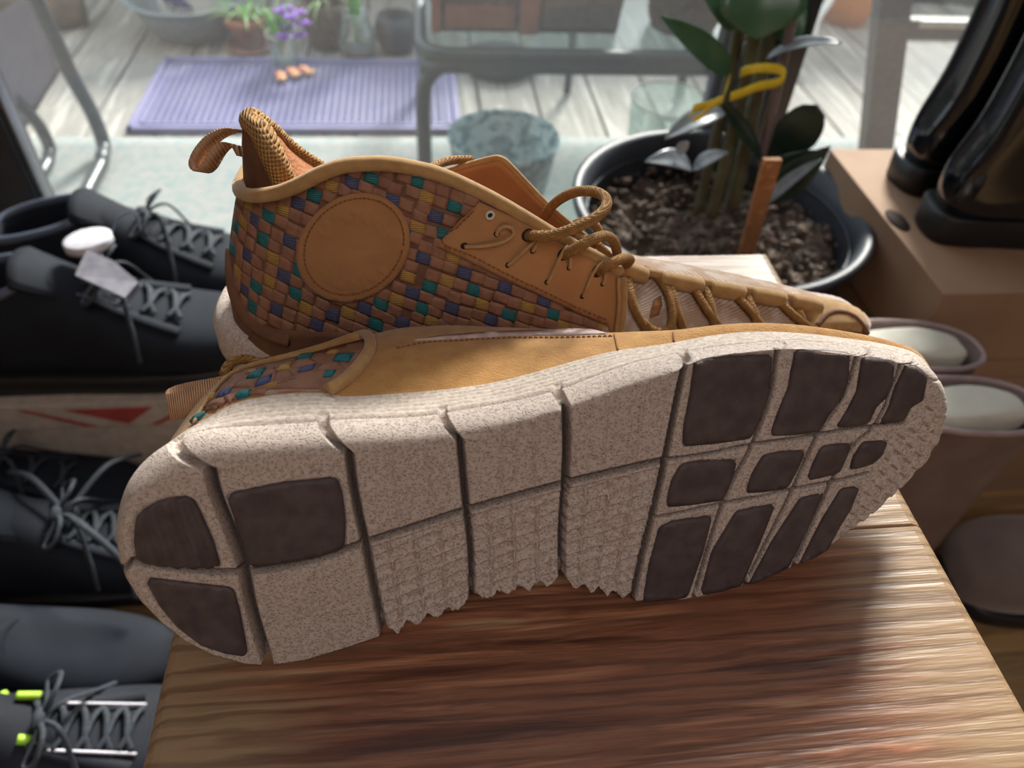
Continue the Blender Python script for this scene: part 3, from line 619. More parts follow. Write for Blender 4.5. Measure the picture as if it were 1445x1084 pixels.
ub_ = mkbvh(bodyV, bodyF)
# heel quarter
heelpoly = [(276, 601), (290, 575), (312, 545), (334, 524), (380, 512), (440, 499), (515, 479), (521, 484), (512, 508), (490, 530), (462, 556), (400, 559), (340, 570), (300, 589)]
obj('heel_quarter', *poly_patch(ub_, heelpoly, 7, .0005, .002, edge=3, puff=.0005), MT['cork'], sh1)
HB = ub_
def cellz(lst, bvh, col, parent, nm, off=.0016, puff=.0006): 
    for q in lst: obj(nm, *quad_patch(bvh, q, off, .001, puff), MT[col], parent)
z4 = lambda L: [[(160 + x / 3.6125, 440 + y / 3.6125) for x, y in q] for q in L]
cellz(z4([[(685, 355), (712, 322), (785, 300), (752, 345)], [(935, 255), (962, 232), (1028, 225), (1000, 247)], [(1120, 262), (1142, 228), (1230, 225), (1200, 268)], [(1070, 345), (1085, 313), (1138, 313), (1112, 342)], [(628, 450), (648, 421), (710, 409), (690, 436)], [(400, 574), (425, 546), (475, 520), (445, 550)]]), HB, 'teal', sh1, 'ribbon_square')
cellz(z4([[(835, 315), (852, 287), (915, 272), (903, 305)], [(1085, 228), (1110, 214), (1160, 210), (1140, 222)], [(765, 402), (795, 386), (845, 373), (820, 392)], [(680, 330), (700, 318), (740, 308), (715, 324)], [(490, 462), (505, 440), (532, 422), (515, 447)]]), HB, 'yellow', sh1, 'ribbon_square')
cellz(z4([[(726, 396), (745, 357), (815, 333), (800, 375)], [(943, 322), (960, 298), (1037, 280), (1018, 308)], [(530, 455), (555, 418), (617, 397), (595, 436)]]), HB, 'navy', sh1, 'ribbon_square')
cellz(z4([[(612, 400), (640, 362), (745, 352), (722, 398)], [(815, 375), (835, 318), (900, 308), (925, 335)], [(905, 300), (930, 258), (1005, 250), (1050, 275)], [(1030, 310), (1055, 278), (1150, 265), (1180, 300)], [(700, 420), (800, 380), (880, 350), (930, 352)], [(760, 345), (800, 305), (830, 295), (835, 318)], [(560, 450), (600, 440), (632, 425), (600, 470)], [(460, 500), (530, 460), (590, 440), (560, 480)]]), HB, 'cork', sh1, 'cork_square', .0012, .0009)
knl = z4([[(840, 385), (1010, 352), (1085, 352), (1060, 405), (900, 408), (760, 424)]])[0]
obj('knit_inset', *poly_patch(ub_, knl, 5, .0008, .001), MT['knit'], sh1)
pp = [(276, 600), (292, 572), (316, 541), (345, 523), (395, 510), (450, 496), (500, 480), (516, 476), (523, 484), (521, 500), (508, 518), (488, 538), (462, 554)]
L = px_line(ub_, pp, .0012, 90); obj('collar_piping', *tube(L, np.interp(np.linspace(0, 1, 90), [0, .3, .6, .8, 1], [.0006, .0010, .0018, .0026, .0026]), 10), MT['piping'], sh1)
L = smooth([onpl(*p, O0 + EN * w, EN) for p, w in (((316, 530), -.080), ((322, 516), -.084), ((336, 508), -.086), ((352, 508), -.087), ((368, 512), -.086), ((392, 508), -.085), ((420, 502), -.085))], 40); obj('collar_lining', *tube(L, .0022, 10), MT['lace'], sh1)
# pull tab loop behind the heel
def strap(path, wv, th):  # flat band along 3D path, wv width vector
    P = smooth(path, 48); T = np.gradient(P, axis=0); T /= np.linalg.norm(T, axis=1)[:, None]; wv = np.array(wv, float); N_ = np.cross(T, wv / np.linalg.norm(wv))
    rings = [np.stack([P + wv / 2 * a + N_ * th * b for a, b in ((-1, -.5), (1, -.5), (1, .5), (-1, .5))], 1)][0]
    return rings.reshape(-1, 3), gridf(48, 4, False, True) + [[3, 2, 1, 0], [188, 189, 190, 191]]
hb = onpl(312, 545, O0 + EN * -.074, EN); tw = -E2 * .0115 + EN * .002
tp_ = [onpl(*p, O0 + EN * w, EN) for p, w in (((322, 548), -.072), ((300, 553), -.076), ((262, 560), -.080), ((241, 568), -.078), ((240, 575), -.073), ((262, 570), -.069), ((296, 556), -.066), ((318, 556), -.064))]
obj('pull_tab', *strap(tp_, tw, .0009), MT['tab'], sh1)
# strip of worn leather and its stitch line
stp = [(583, 481), (620, 475), (680, 470), (760, 467), (805, 465), (835, 466), (858, 472), (800, 474), (720, 474), (650, 478)]
obj('leather_strip', *poly_patch(ub_, stp, 5, .0006, .001, edge=3, puff=.0008), MT['stripe'], sh1)
stitches('stitching', ub_, [(560, 492), (600, 484), (650, 481), (720, 477.5), (800, 477), (870, 475)], sh1, MT['stitch'])
L = px_line(ub_, [(505, 560), (540, 505), (585, 484), (640, 477)], .0002, 40)
L = px_line(ub_, [(950, 470), (951, 486)], .0003, 8); obj('seam', *tube(L, .0004, 6), MT['stitch'], sh1)
L = px_line(ub_, [(867, 473), (872, 495)], .0003, 8); obj('seam', *tube(L, .0004, 6), MT['stitch'], sh1)
#@@REAR
# ================================================================== the shoe standing behind it
YC = .305
sh2 = thing('high_top_shoe', 'mustard high-top standing upright, checkered woven ankle with round leather patch', 'shoe', (.03, YC, .5), 'pair of tan woven high-tops on the stool')
xh = ony(326, 490, YC)[0]; xt = ony(1226, 458, .30)[0]
# -- midsole
def msole(z, grow):
    pts = [(xh - grow, 0), (xh + .006 - grow * .6, .020 + grow), (xh + .03, .032 + grow), (xh + .08, .034 + grow), (xh + .14, .034 + grow), (xh + .20, .036 + grow), (xh + .25, .033 + grow), (xt - .02, .022 + grow), (xt - .003 + grow, .008), (xt + grow, 0)]
    near = [(x, YC - y) for x, y in pts]; far = [(x, YC + y) for x, y in pts[::-1]]
    P = smooth(near + far[1:-1], 160, True); return np.column_stack([P, np.full(160, z)])
def ztop(x): return np.interp(x, [xh, xh + .06, xh + .16, xh + .22, xt], [.538, .534, .522, .517, .516])
R = []
for k, (f, g) in enumerate(((0, -.004), (.12, .0), (.5, .003), (.85, .0025), (1, -.001), (1.02, -.006), (1.0, -.016))):
    q = msole(0, g); q[:, 2] = .5005 + (ztop(q[:, 0]) - .5005) * f; R.append(q)
R = np.stack(R, 0); V = np.vstack([R.reshape(-1, 3), [[(xh + xt) / 2, YC, .5005]], [[(xh + xt) / 2, YC, .52]]]); F = gridf(7, 160, False, True)
F += [[(i + 1) % 160, i, 7 * 160] for i in range(160)] + [[6 * 160 + i, 6 * 160 + (i + 1) % 160, 7 * 160 + 1] for i in range(160)]
obj('midsole', V, F, MT['foam'], sh2)
# -- ankle quarter: columns from the heel along the near side, mirrored for the far side
topl = [(334, 270), (340, 276), (360, 280), (395, 275), (425, 262), (455, 248), (485, 238), (515, 235), (545, 235), (580, 240), (620, 250), (660, 267), (700, 287), (740, 310), (780, 334), (820, 356), (850, 372), (872, 386), (880, 392)]
botl = [(332, 470), (340, 500), (365, 520), (400, 530), (430, 535), (460, 535), (490, 535), (520, 535), (550, 535), (585, 535), (620, 530), (660, 525), (700, 520), (740, 515), (780, 512), (820, 508), (850, 505), (866, 502), (874, 500)]
yt = [.300, .286, .276, .270, .267, .265, .264, .264, .264, .264, .265, .266, .268, .270, .272, .275, .277, .279, .280]
yb = [.303, .288, .277, .271, .268, .266, .266, .266, .266, .267, .267, .267, .267, .267, .267, .267, .267, .268, .268]
midl = [(321, 365), (329, 380), (352, 395)]
T3 = np.array([ony(*p, y) for p, y in zip(topl, yt)]); B3 = np.array([ony(*p, y) for p, y in zip(botl, yb)])
NQ = 120
Ts = smooth(T3, NQ); Bs = smooth(B3, NQ)
KQ = 26; near = []
lbx = np.interp(np.linspace(0, 1, NQ), [0, .06, .16, 1], [1, .9, .0, 0])
for k in range(KQ + 1):
    t = k / KQ; P = Bs + (Ts - Bs) * t
    bul = math.sin(math.pi * t)
    P[:, 1] -= .0045 * bul * np.interp(np.linspace(0, 1, NQ), [0, .1, .3, .9, 1], [0, .6, 1, .7, .5])
    P[:, 0] -= .0035 * bul * lbx
    near.append(P)
near = np.stack(near, 1)                       # NQ, KQ+1, 3 (bottom -> top)
farT = smooth([ony(*p, y) for p, y in [((334, 262), .304), ((338, 256), .318), ((365, 262), .330), ((410, 262), .334), ((460, 258), .334), ((520, 256), .333), ((570, 252), .330), ((610, 248), .326), ((650, 237), .322), ((690, 226), .319), ((706, 225), .318), ((722, 238), .317), ((770, 288), .315), ((815, 326), .313), ((850, 352), .312), ((878, 372), .311)]], NQ)
far = []
for k in range(KQ + 1):
    t = k / KQ; B_ = Bs.copy(); B_[:, 1] = 2 * YC - B_[:, 1]; P = B_ + (farT - B_) * t; P[:, 1] += .003 * math.sin(math.pi * t); far.append(P)
far = np.stack(far, 1)
NV, NF = near.reshape(-1, 3), gridf(NQ, KQ + 1)
obj('quarter_base', NV, NF, MT['corkbase'], sh2)
farobj = obj('far_quarter', far.reshape(-1, 3), gridf(NQ, KQ + 1), MT['suede2'], sh2); md = farobj.modifiers.new('s', 'SOLIDIFY'); md.thickness = .002
wr = np.stack([near[0], far[0]], 0); obj('heel_seam', wr.reshape(-1, 3), gridf(2, KQ + 1), MT['band'], sh2)
nb_ = mkbvh(NV, NF)
# inner lining wall just inside the near quarter
inn = near[:, 8:].copy(); inn[:, :, 1] += .003; obj('inner_lining', inn.reshape(-1, 3), gridf(NQ, KQ + 1 - 8), MT['lining'], sh2)
# woven squares
ribs = {'yellow': [(399.5, 296.2), (467.8, 262), (351.8, 287), (344.5, 314), (385.3, 364.3), (380.6, 396.6), (431.8, 434.9), (491.4, 441.8), (560, 422.6), (576, 391), (336, 384.7), (601.8, 277.6), (588.6, 320.4), (638.7, 363), (629.9, 396), (680, 430), (609, 454), (744, 433.6), (852, 461.8), (793.4, 460.3)],
        'navy': [(359.6, 310.4), (421.7, 286.5), (497, 257.5), (409.2, 340.8), (350.2, 360.5), (401.3, 390), (346.4, 408.2), (458.4, 413.6), (391, 436.5), (514.9, 434.9), (582.1, 413.3), (567.6, 456.5), (597, 364), (447.5, 458.4), (469.4, 444.3), (553.9, 282), (615.1, 305.6), (655, 385.7), (637.3, 435.1), (692, 451.2), (712, 405.5), (767.5, 424.5)],
        'teal': [(379, 304.7), (443.4, 275.5), (524.4, 250), (371.8, 338.6), (334.5, 320.4), (423.3, 383.1), (361.8, 404.2), (417.6, 415.1), (356.8, 432.4), (538.2, 429.3), (606, 405), (530.5, 457.7), (596, 436), (329.5, 350.8), (590, 256), (641.7, 291.6), (624.7, 330), (571, 327.7), (668.3, 409.3), (717.3, 444.3), (780.5, 443.5)]}
allc = [(x, y, c) for c, l in ribs.items() for x, y in l]
MCX, MCY, MRX, MRY = 499.5, 347.5, 79, 76
def cellvec(x):
    f = np.interp(x, [325, 345, 380, 500, 700, 860], [.30, .62, .95, 1.05, 1.08, 1.08])
    a = np.array([18.0 * f, np.interp(x, [325, 400, 700], [9.5, 8, 6.0])]); b = np.array([np.interp(x, [325, 400, 700], [-1.5, -2.5, -4.2]), np.interp(x, [325, 600, 860], [17.5, 15.0, 14.0])]); return a, b
def colbounds(x):
    up = np.interp(x, [p[0] for p in topl], [p[1] for p in topl]); 
    dn = np.interp(x, [332, 345, 372, 400, 520, 880], [385, 440, 458, 468, 478, 482]); return up, dn
def inpanel(x, y, m=3):
    u, d = colbounds(x)
    if not (330 < x < 864 and u + m < y < d - m): return False
    if ((x - MCX) / (MRX - 7)) ** 2 + ((y - MCY) / (MRY - 7)) ** 2 < 1: return False
    if x > 672 and y < np.interp(x, [672, 718, 818, 870], [356, 382, 430, 450]): return False
    if 640 < x <= 672 and y > 300 and y < 340 and x > 640 + (340 - y) * .55: return False
    return True
cells = [[x, y, c] for x, y, c in allc]
queue = [tuple(c) for c in cells]
for rd in range(7):
    new = []
    for x, y, c in queue:
        a, b = cellvec(x)
        for s in (a, -a, b, -b):
            q = (x + s[0], y + s[1])
            if not inpanel(*q, m=-4): continue
            aa, bb = cellvec(q[0]); ok = True
            for x2, y2, _ in cells:
                dx, dy = q[0] - x2, q[1] - y2
                det = aa[0] * bb[1] - aa[1] * bb[0]; i = (dx * bb[1] - dy * bb[0]) / det; j = (aa[0] * dy - aa[1] * dx) / det
                if abs(i) < .74 and abs(j) < .74: ok = False; break
            if ok: cells.append([q[0], q[1], 'cork']); new.append((q[0], q[1], 'cork'))
    queue = new
ncork = sum(1 for c in cells if c[2] == 'cork')
for x, y, c in cells:
    a, b = cellvec(x); j = lambda: rng.uniform(-1, 1, 2) * .7; g = .52
    C_ = np.array([x, y]); q = [C_ + (-a - b) * g + j(), C_ + (a - b) * g + j(), C_ + (a + b) * g + j(), C_ + (-a + b) * g + j()]
    u0, d0 = colbounds(x)
    q = [(max(322, p[0]), max(p[1], np.interp(p[0], [p_[0] for p_ in topl], [p_[1] for p_ in topl]) + 3)) for p in q]
    try: V, F = quad_patch(nb_, q, .0004, .0008, .00035 if c == "cork" else .0004)
    except ValueError: continue
    obj('cork_square' if c == 'cork' else 'ribbon_square', V, F, MT[c], sh2)
# sheer mesh over the bottom of the weave
obj('counter_band', *tube(px_line(nb_, [(324, 352), (327, 385), (334, 415), (346, 440), (364, 458), (386, 470), (410, 476)], .0006, 50), np.interp(np.linspace(0, 1, 50), [0, .3, 1], [.0014, .0030, .0042]), 10, flat=.5, up=(0, -1, .6)), MT['band'], sh2)
obj('knit_edge', *poly_patch(nb_, [(372, 462), (420, 466), (520, 470), (620, 474), (640, 500), (520, 520), (400, 518), (350, 500), (352, 470)], 9, .0010, .001), MT['band'], sh2)
# medallion
th = np.linspace(0, 2 * np.pi, 48, endpoint=False); tl = math.radians(14)
def mell(k): 
    x, y = np.cos(th) * MRX * k, np.sin(th) * MRY * k; return np.stack([MCX + x * math.cos(tl) - y * math.sin(tl), MCY + x * math.sin(tl) * .3 + y], 1)
glyph = []  # worn, raised strokes of the unreadable ring lettering
for a0, a1, nn_ in ((200, 345, 9), (150, 30, 7)):
    for k in range(nn_):
        a = math.radians(a0 + (a1 - a0) * (k + .5) / nn_); glyph.append((a, k))
def med(q, e):
    dx, dy = (q[0] - MCX) / MRX, (q[1] - MCY) / MRY; r = math.hypot(dx, dy); a = math.atan2(dy, dx); o_ = 0
    if .52 < r < .74:
        for g, k in glyph:
            d = abs((a - g + math.pi) % (2 * math.pi) - math.pi) * r * 78
            if d < 6: o_ = max(o_, .0006 * (1 if (d < 2 or (abs(d - 4.5) < 1.2 and k % 2) or (r > .69 and k % 3)) else .1))
    if abs(dy - .02 * math.sin(dx * 6)) < .03 and abs(dx) < .45: o_ -= .0003
    return o_
obj('round_patch', *poly_patch(nb_, mell(1.0), 4.2, .0016, .0012, edge=5, puff=.0007, fn=med), MT['suede2'], sh2)
mv = mkbvh(*poly_patch(nb_, mell(1.0), 7, .0016, .0012, edge=5, puff=.0007))
stitches('stitching', mv, [tuple(p) for p in mell(.89)], sh2, MT['stitch'], 4.2, 2.6, closed=True)
# eyestay
eye = [(616, 344), (645, 315), (676, 285), (720, 304), (765, 328), (800, 348), (840, 369), (868, 388), (877, 400), (878, 430), (873, 472), (858, 472), (857, 457), (818, 441), (770, 418), (718, 394), (665, 368)]
EV, EF = poly_patch(nb_, eye, 6, .0018, .0012, edge=4, puff=.0004); obj('eyestay', EV, EF, MT['suede2'], sh2)
eb = mkbvh(EV, EF)
stitches('stitching', eb, [(668, 298), (645, 320), (624, 342), (668, 362), (718, 388), (770, 412), (818, 435), (856, 451)], sh2, MT['stitch'])
# collar piping and front edge
pipl = [(337, 262), (339, 270), (348, 275), (365, 276), (395, 271), (425, 259), (455, 244), (485, 234), (515, 231), (545, 231), (580, 236), (620, 246), (660, 263), (700, 283), (740, 306), (780, 330), (820, 352), (850, 368), (874, 384)]
L = smooth([ony(*p, y - .001) for p, y in zip(pipl, yt)], 160); obj('collar_piping', *tube(L, .0029, 12), MT['piping'], sh2)
L = smooth([L[0], L[0] + [0.002, .012, .001], L[0] + [.006, .024, .001]], 20); obj('collar_piping', *tube(L, .0029, 12), MT['piping'], sh2)
for dx, r in ((0, .0017), (-7, .0010)):
    L = px_line(eb if dx else nb_, [(877 + dx, 392), (878 + dx, 430), (874 + dx, 470)], .0012, 30); obj('front_piping', *tube(L, r, 8), MT['piping'], sh2)
# far flap edge, its eyelet and lace ends
L = farT[58:] + [0, -.0005, .0006]; obj('flap_piping', *tube(L, .0016, 10), MT['piping'], sh2)
fb2 = mkbvh(far.reshape(-1, 3), gridf(NQ, KQ + 1))
def ring(bvh, x, y, r, off=.0005, tr=.0006):
    h, n = hit(bvh, x, y); u = np.cross(n, [0, 0, 1.]); u /= np.linalg.norm(u); v = np.cross(n, u); a = np.linspace(0, 2 * np.pi, 20, endpoint=False)[:, None]
    return tube(h + n * off + r * (np.cos(a) * u + np.sin(a) * v), tr, 6, True)
def disc(bvh, x, y, r, off=.0003):
    h, n = hit(bvh, x, y); u = np.cross(n, [0, 0, 1.]); u /= np.linalg.norm(u); v = np.cross(n, u); a = np.linspace(0, 2 * np.pi, 20, endpoint=False)[:, None]
    P = h + n * off + r * (np.cos(a) * u + np.sin(a) * v); Q = P - n * .0012; return np.vstack([P, Q]), [list(range(20))] + gridf(2, 20, False, True)
obj('eyelet', *ring(fb2, 702, 259, .0016), MT['piping'], sh2); obj('eyelet_hole', *disc(fb2, 702, 259, .0013), MT['orange'], sh2)
for x, y, r in ((655, 347, .0016), (701, 330, .0014), (752, 354, .0014), (717, 374, .0014), (772, 398, .0014), (803, 378, .0013), (822, 418, .0014), (850, 401, .0012), (745, 332, .0030), (795, 359, .0030), (843, 383, .0030)):
    obj('eyelet_hole', *disc(eb, x, y, r, .0001), MT['hole'], sh2)
obj('eyelet', *ring(eb, 691, 303, .0016), MT['paper'], sh2); obj('eyelet_hole', *disc(eb, 691, 303, .0013), MT['hole'], sh2)
for c in ([(655, 347), (680, 346), (706, 341), (722, 331), (722, 322), (712, 318), (703, 323), (700, 331)], [(716, 374), (735, 356), (752, 340), (764, 327)], [(764, 326), (756, 342), (751, 354)], [(772, 399), (782, 376), (792, 356), (803, 344), (811, 347), (808, 358)], [(803, 378), (803, 365), (804, 355)],
          [(822, 418), (830, 396), (838, 380), (850, 370), (859, 373)], [(850, 401), (852, 388), (852, 378)]):
    L = px_line(eb, c, .0008, 40); L[1:-1] += np.array([0, -.0010, .0006]) * np.sin(np.linspace(0, np.pi, 38))[:, None]; obj('cord_loop', *tube(L, .0008, 8), MT['piping'], sh2)
def l3(pts, r=.0024, n=80, nm='lace', **k):
    L = smooth([ony(x, y, d) for x, y, d in pts], n); return obj(nm, *tube(L, r, 12), MT['lace'], sh2, **k)
l3([(745, 332, .2685), (756, 333, .264), (775, 333, .262), (800, 326, .262), (828, 314, .264), (847, 302, .268), (856, 289, .274), (852, 277, .281), (835, 270, .288), (812, 271, .295), (792, 280, .300), (778, 292, .304), (769, 304, .308)])
l3([(795, 359, .271), (806, 354, .267), (822, 345, .266), (838, 337, .270), (853, 333, .276), (864, 338, .282), (870, 352, .286), (871, 368, .288)])
l3([(843, 384, .275), (852, 378, .271), (862, 372, .271), (873, 367, .274), (882, 364, .279), (889, 367, .283), (884, 373, .287)])
l3([(812, 316, .306), (826, 312, .303), (840, 318, .300), (846, 330, .297), (845, 345, .295)], .0022)
l3([(600, 242, .300), (618, 232, .312), (640, 226, .320), (665, 225, .326)], .0020)
l3([(815, 335, .300), (835, 340, .290), (850, 352, .285), (862, 366, .284)], .0020)
# -- vamp
st_ = [(840, 352, .052), (880, 374, .051), (920, 384, .049), (960, 391, .048), (1000, 398, .046), (1040, 405, .044), (1080, 412, .041), (1120, 419, .037), (1160, 427, .032), (1195, 437, .026), (1216, 448, .018), (1226, 458, .008)]
tp3 = smooth([np.r_[ony(x, y, .302), w - .012] for x, y, w in st_], 90)
VR = []
na = 40
for x, y, z, w in tp3:
    zb = min(.512, z - .004); a = np.linspace(math.pi, 0, na)
    VR.append(np.stack([np.full(na, x), YC - .003 + -np.cos(a - math.pi) * 0 + w * np.cos(a), zb + (z - zb) * np.abs(np.sin(a)) ** .75], 1))
VR = np.stack(VR, 0); vampV, vampF = VR.reshape(-1, 3), gridf(90, na)
obj('knit_vamp', vampV, vampF, MT['knit'], sh2)
vb = mkbvh(vampV, vampF)
Lr = smooth([ony(x, y, .293) for x, y in ((874, 377), (905, 388), (935, 394), (965, 400), (1000, 406), (1040, 413), (1080, 419), (1120, 426), (1160, 434))], 100)
for a, b in ((0, 14), (20, 40), (43, 60), (63, 80), (83, 99)):
    rr_ = .0044 * np.sin(np.linspace(.55, math.pi - .55, b - a)) ** .3; obj('lace_tunnel', *tube(Lr[a:b], rr_, 12), MT['piping'], sh2)
obj('tunnel_edge', *tube(Lr + [0, .002, .0012], .0022, 8), MT['piping'], sh2)
ftl = smooth([ony(x, y, .325) for x, y in ((900, 372), (960, 388), (1040, 400), (1120, 413), (1180, 425), (1212, 442))], 60)
toe = [(1128, 428), (1150, 424), (1180, 430), (1205, 440), (1218, 452), (1222, 470), (1190, 466), (1160, 470), (1120, 470), (1140, 455)]
obj('toe_cap', *poly_patch(vb, toe, 6, .0030, .001, edge=7, puff=.0022), MT['piping'], sh2)
obj('toe_fold', *tube(px_line(vb, [(1144, 462), (1158, 449), (1176, 446), (1196, 452), (1212, 468)], .0045, 30), .0016, 8), MT['band'], sh2)
for c in ([(905, 384), (922, 393), (934, 407), (942, 425), (945, 445), (942, 461), (930, 467), (914, 463), (905, 454)], [(882, 392), (884, 412), (890, 435), (900, 452), (908, 464)], [(925, 392), (943, 412), (952, 440), (962, 466)],
          [(964, 400), (978, 415), (992, 437), (1004, 452), (1016, 468)], [(986, 403), (994, 418), (1001, 442), (1006, 468)], [(1026, 413), (1042, 428), (1058, 445), (1076, 468)], [(1049, 413), (1054, 430), (1061, 447), (1066, 468)],
          [(1090, 421), (1103, 436), (1122, 452), (1144, 468)], [(1117, 423), (1121, 438), (1126, 452), (1130, 468)]):
    L = px_line(vb, c, .0022, 50); L += np.array([0, -.0015, .0008]) * np.sin(np.linspace(0, np.pi, 50))[:, None]; obj('lace', *tube(L, .0021, 10), MT['lace'], sh2)
obj('embroidery', *poly_patch(vb, [(922, 424), (931, 417), (934, 430), (929, 445), (916, 450), (918, 438)], 4, .0006, .0005, edge=3, puff=.0006, fn=lambda q, e: .0005 * math.sin(q[0] * 1.6) * math.sin(q[1] * 1.3)), MT['stitch'], sh2)
# -- padded heel peak
pk = lambda pts, y: smooth([ony(a, b, c if y is None else y) for a, b, *c_ in pts for c in [c_[0] if c_ else 0]], 40)
ridge = smooth([ony(*p, y) for p, y in (((352, 172), .300), ((368, 186), .292), ((380, 210), .285), ((392, 236), .281), ((404, 266), .279))], 40)
outer = smooth([ony(*p, y) for p, y in (((343, 180), .303), ((341, 200), .303), ((342, 225), .302), ((343, 250), .301), ((345, 272), .300))], 40)
farr = smooth([ony(*p, y) for p, y in (((360, 168), .304), ((384, 184), .312), ((405, 203), .320), ((432, 222), .326), ((470, 243), .330))], 40)
deep = smooth([ony(*p, y) for p, y in (((366, 184), .303), ((386, 200), .302), ((396, 225), .302), ((410, 245), .304), ((430, 262), .308))], 40)
def sheet(A, B, n=14, bow=(0, 0, 0)):
    return np.stack([A + (B - A) * t + np.array(bow) * math.sin(math.pi * t) for t in np.linspace(0, 1, n)], 1)
S1 = sheet(outer, ridge, 14, (-.001, -.004, 0)); obj('heel_patch', S1.reshape(-1, 3), gridf(40, 14), MT['band'], sh2)
S2 = sheet(ridge, deep, 12, (.0, .004, -.001)); obj('padded_lining', S2.reshape(-1, 3), gridf(40, 12), MT['lining'], sh2)
S3 = sheet(deep, farr, 12, (.002, .003, -.002)); obj('padded_lining', S3.reshape(-1, 3), gridf(40, 12), MT['lining'], sh2)
rl = np.vstack([ridge[::-1], smooth([ridge[0], ony(354, 166, .303), farr[0]], 8)[1:-1], farr]); rl = smooth(rl[::4], 90)
obj('mesh_collar_roll', *tube(rl, np.interp(np.linspace(0, 1, 90), [0, .25, .45, .55, .8, 1], [.0052, .0050, .0040, .0036, .0030, .0022]), 14), MT['mesh'], sh2)
# pull tab of the standing shoe
tabp = [ony(x, y, d) for x, y, d in ((346, 186, .300), (325, 184, .297), (303, 194, .294), (286, 213, .291), (278, 232, .289), (284, 242, .288), (296, 234, .289), (308, 214, .291), (320, 204, .294), (334, 206, .297), (344, 222, .300))]
obj('pull_tab', *strap(tabp, (.003, .0085, -.006), .0009), MT['tab'], sh2)
#@@REST
# ================================================================== generic shoe and boot builder (local: x heel->toe, y across, z up)
LOW = [((.290, .022), (.291, .032), .006), ((.280, .012), (.283, .045), .026), ((.255, .010), (.258, .056), .040), ((.215, .010), (.215, .064), .047), ((.165, .010), (.170, .080), .045), ((.105, .010), (.142, .098), .040),
       ((.040, .012), (.124, .108), .037), ((.004, .024), (.114, .112), .035), ((-.003, .055), (.108, .114), .034), ((.002, .088), (.102, .112), .031)]
RAIN = [((.285, .030), (.287, .045), .010), ((.278, .016), (.280, .066), .034), ((.255, .012), (.256, .082), .046), ((.215, .012), (.215, .090), .050), ((.165, .012), (.172, .108), .048), ((.105, .012), (.145, .138), .045),
        ((.045, .012), (.128, .158), .044), ((.008, .014), (.120, .176), .046), ((-.010, .034), (.114, .190), .046), ((-.013, .066), (.108, .205), .046), ((-.003, .115), (.104, .225), .050), ((-.002, .19), (.108, .260), .054), ((-.010, .27), (.116, .310), .058), ((-.018, .36), (.122, .37), .060)]
ANK = [((.285, .026), (.286, .040), .010), ((.278, .014), (.280, .060), .034), ((.255, .012), (.257, .074), .046), ((.215, .012), (.215, .084), .049), ((.165, .012), (.170, .102), .046), ((.105, .012), (.140, .128), .042),
       ((.040, .014), (.122, .150), .040), ((.0, .050), (.112, .180), .034), ((-.002, .110), (.112, .215), .034), ((-.002, .200), (.118, .268), .035), ((-.010, .322), (.132, .334), .036)]
ANK = [(b, f, min(w, .033)) for b, f, w in ANK]
RAIN = [(b, f, min(w * .72, .036)) for b, f, w in RAIN]
SLIP = [((.282, .022), (.284, .040), .010), ((.274, .012), (.276, .062), .036), ((.250, .010), (.250, .080), .050), ((.210, .010), (.210, .090), .054), ((.160, .010), (.165, .098), .050), ((.105, .010), (.140, .110), .044),
        ((.040, .012), (.124, .116), .040), ((.004, .024), (.114, .118), .036), ((-.003, .055), (.108, .118), .034), ((.002, .088), (.102, .114), .031)]
def loft(prof, n=60, m=40, ex=.8):
    if prof is RAIN: ex = .62; n = 80
    A = smooth([(b[0], b[1], f[0], f[1], w) for b, f, w in prof], n); V = []
    for bx_, bz, fx, fz, w in A:
        a = np.linspace(0, 2 * np.pi, m, endpoint=False); c = (np.array([bx_, 0, bz]) + np.array([fx, 0, fz])) / 2; h = (np.array([fx, 0, fz]) - np.array([bx_, 0, bz])) / 2
        s, k = np.sin(a), np.cos(a); kk = np.sign(k) * np.abs(k) ** (ex); ss = np.sign(s) * np.abs(s) ** ex
        V.append(c + kk[:, None] * h + (ss * w)[:, None] * np.array([0, 1, 0]))
    return np.stack(V, 0), A
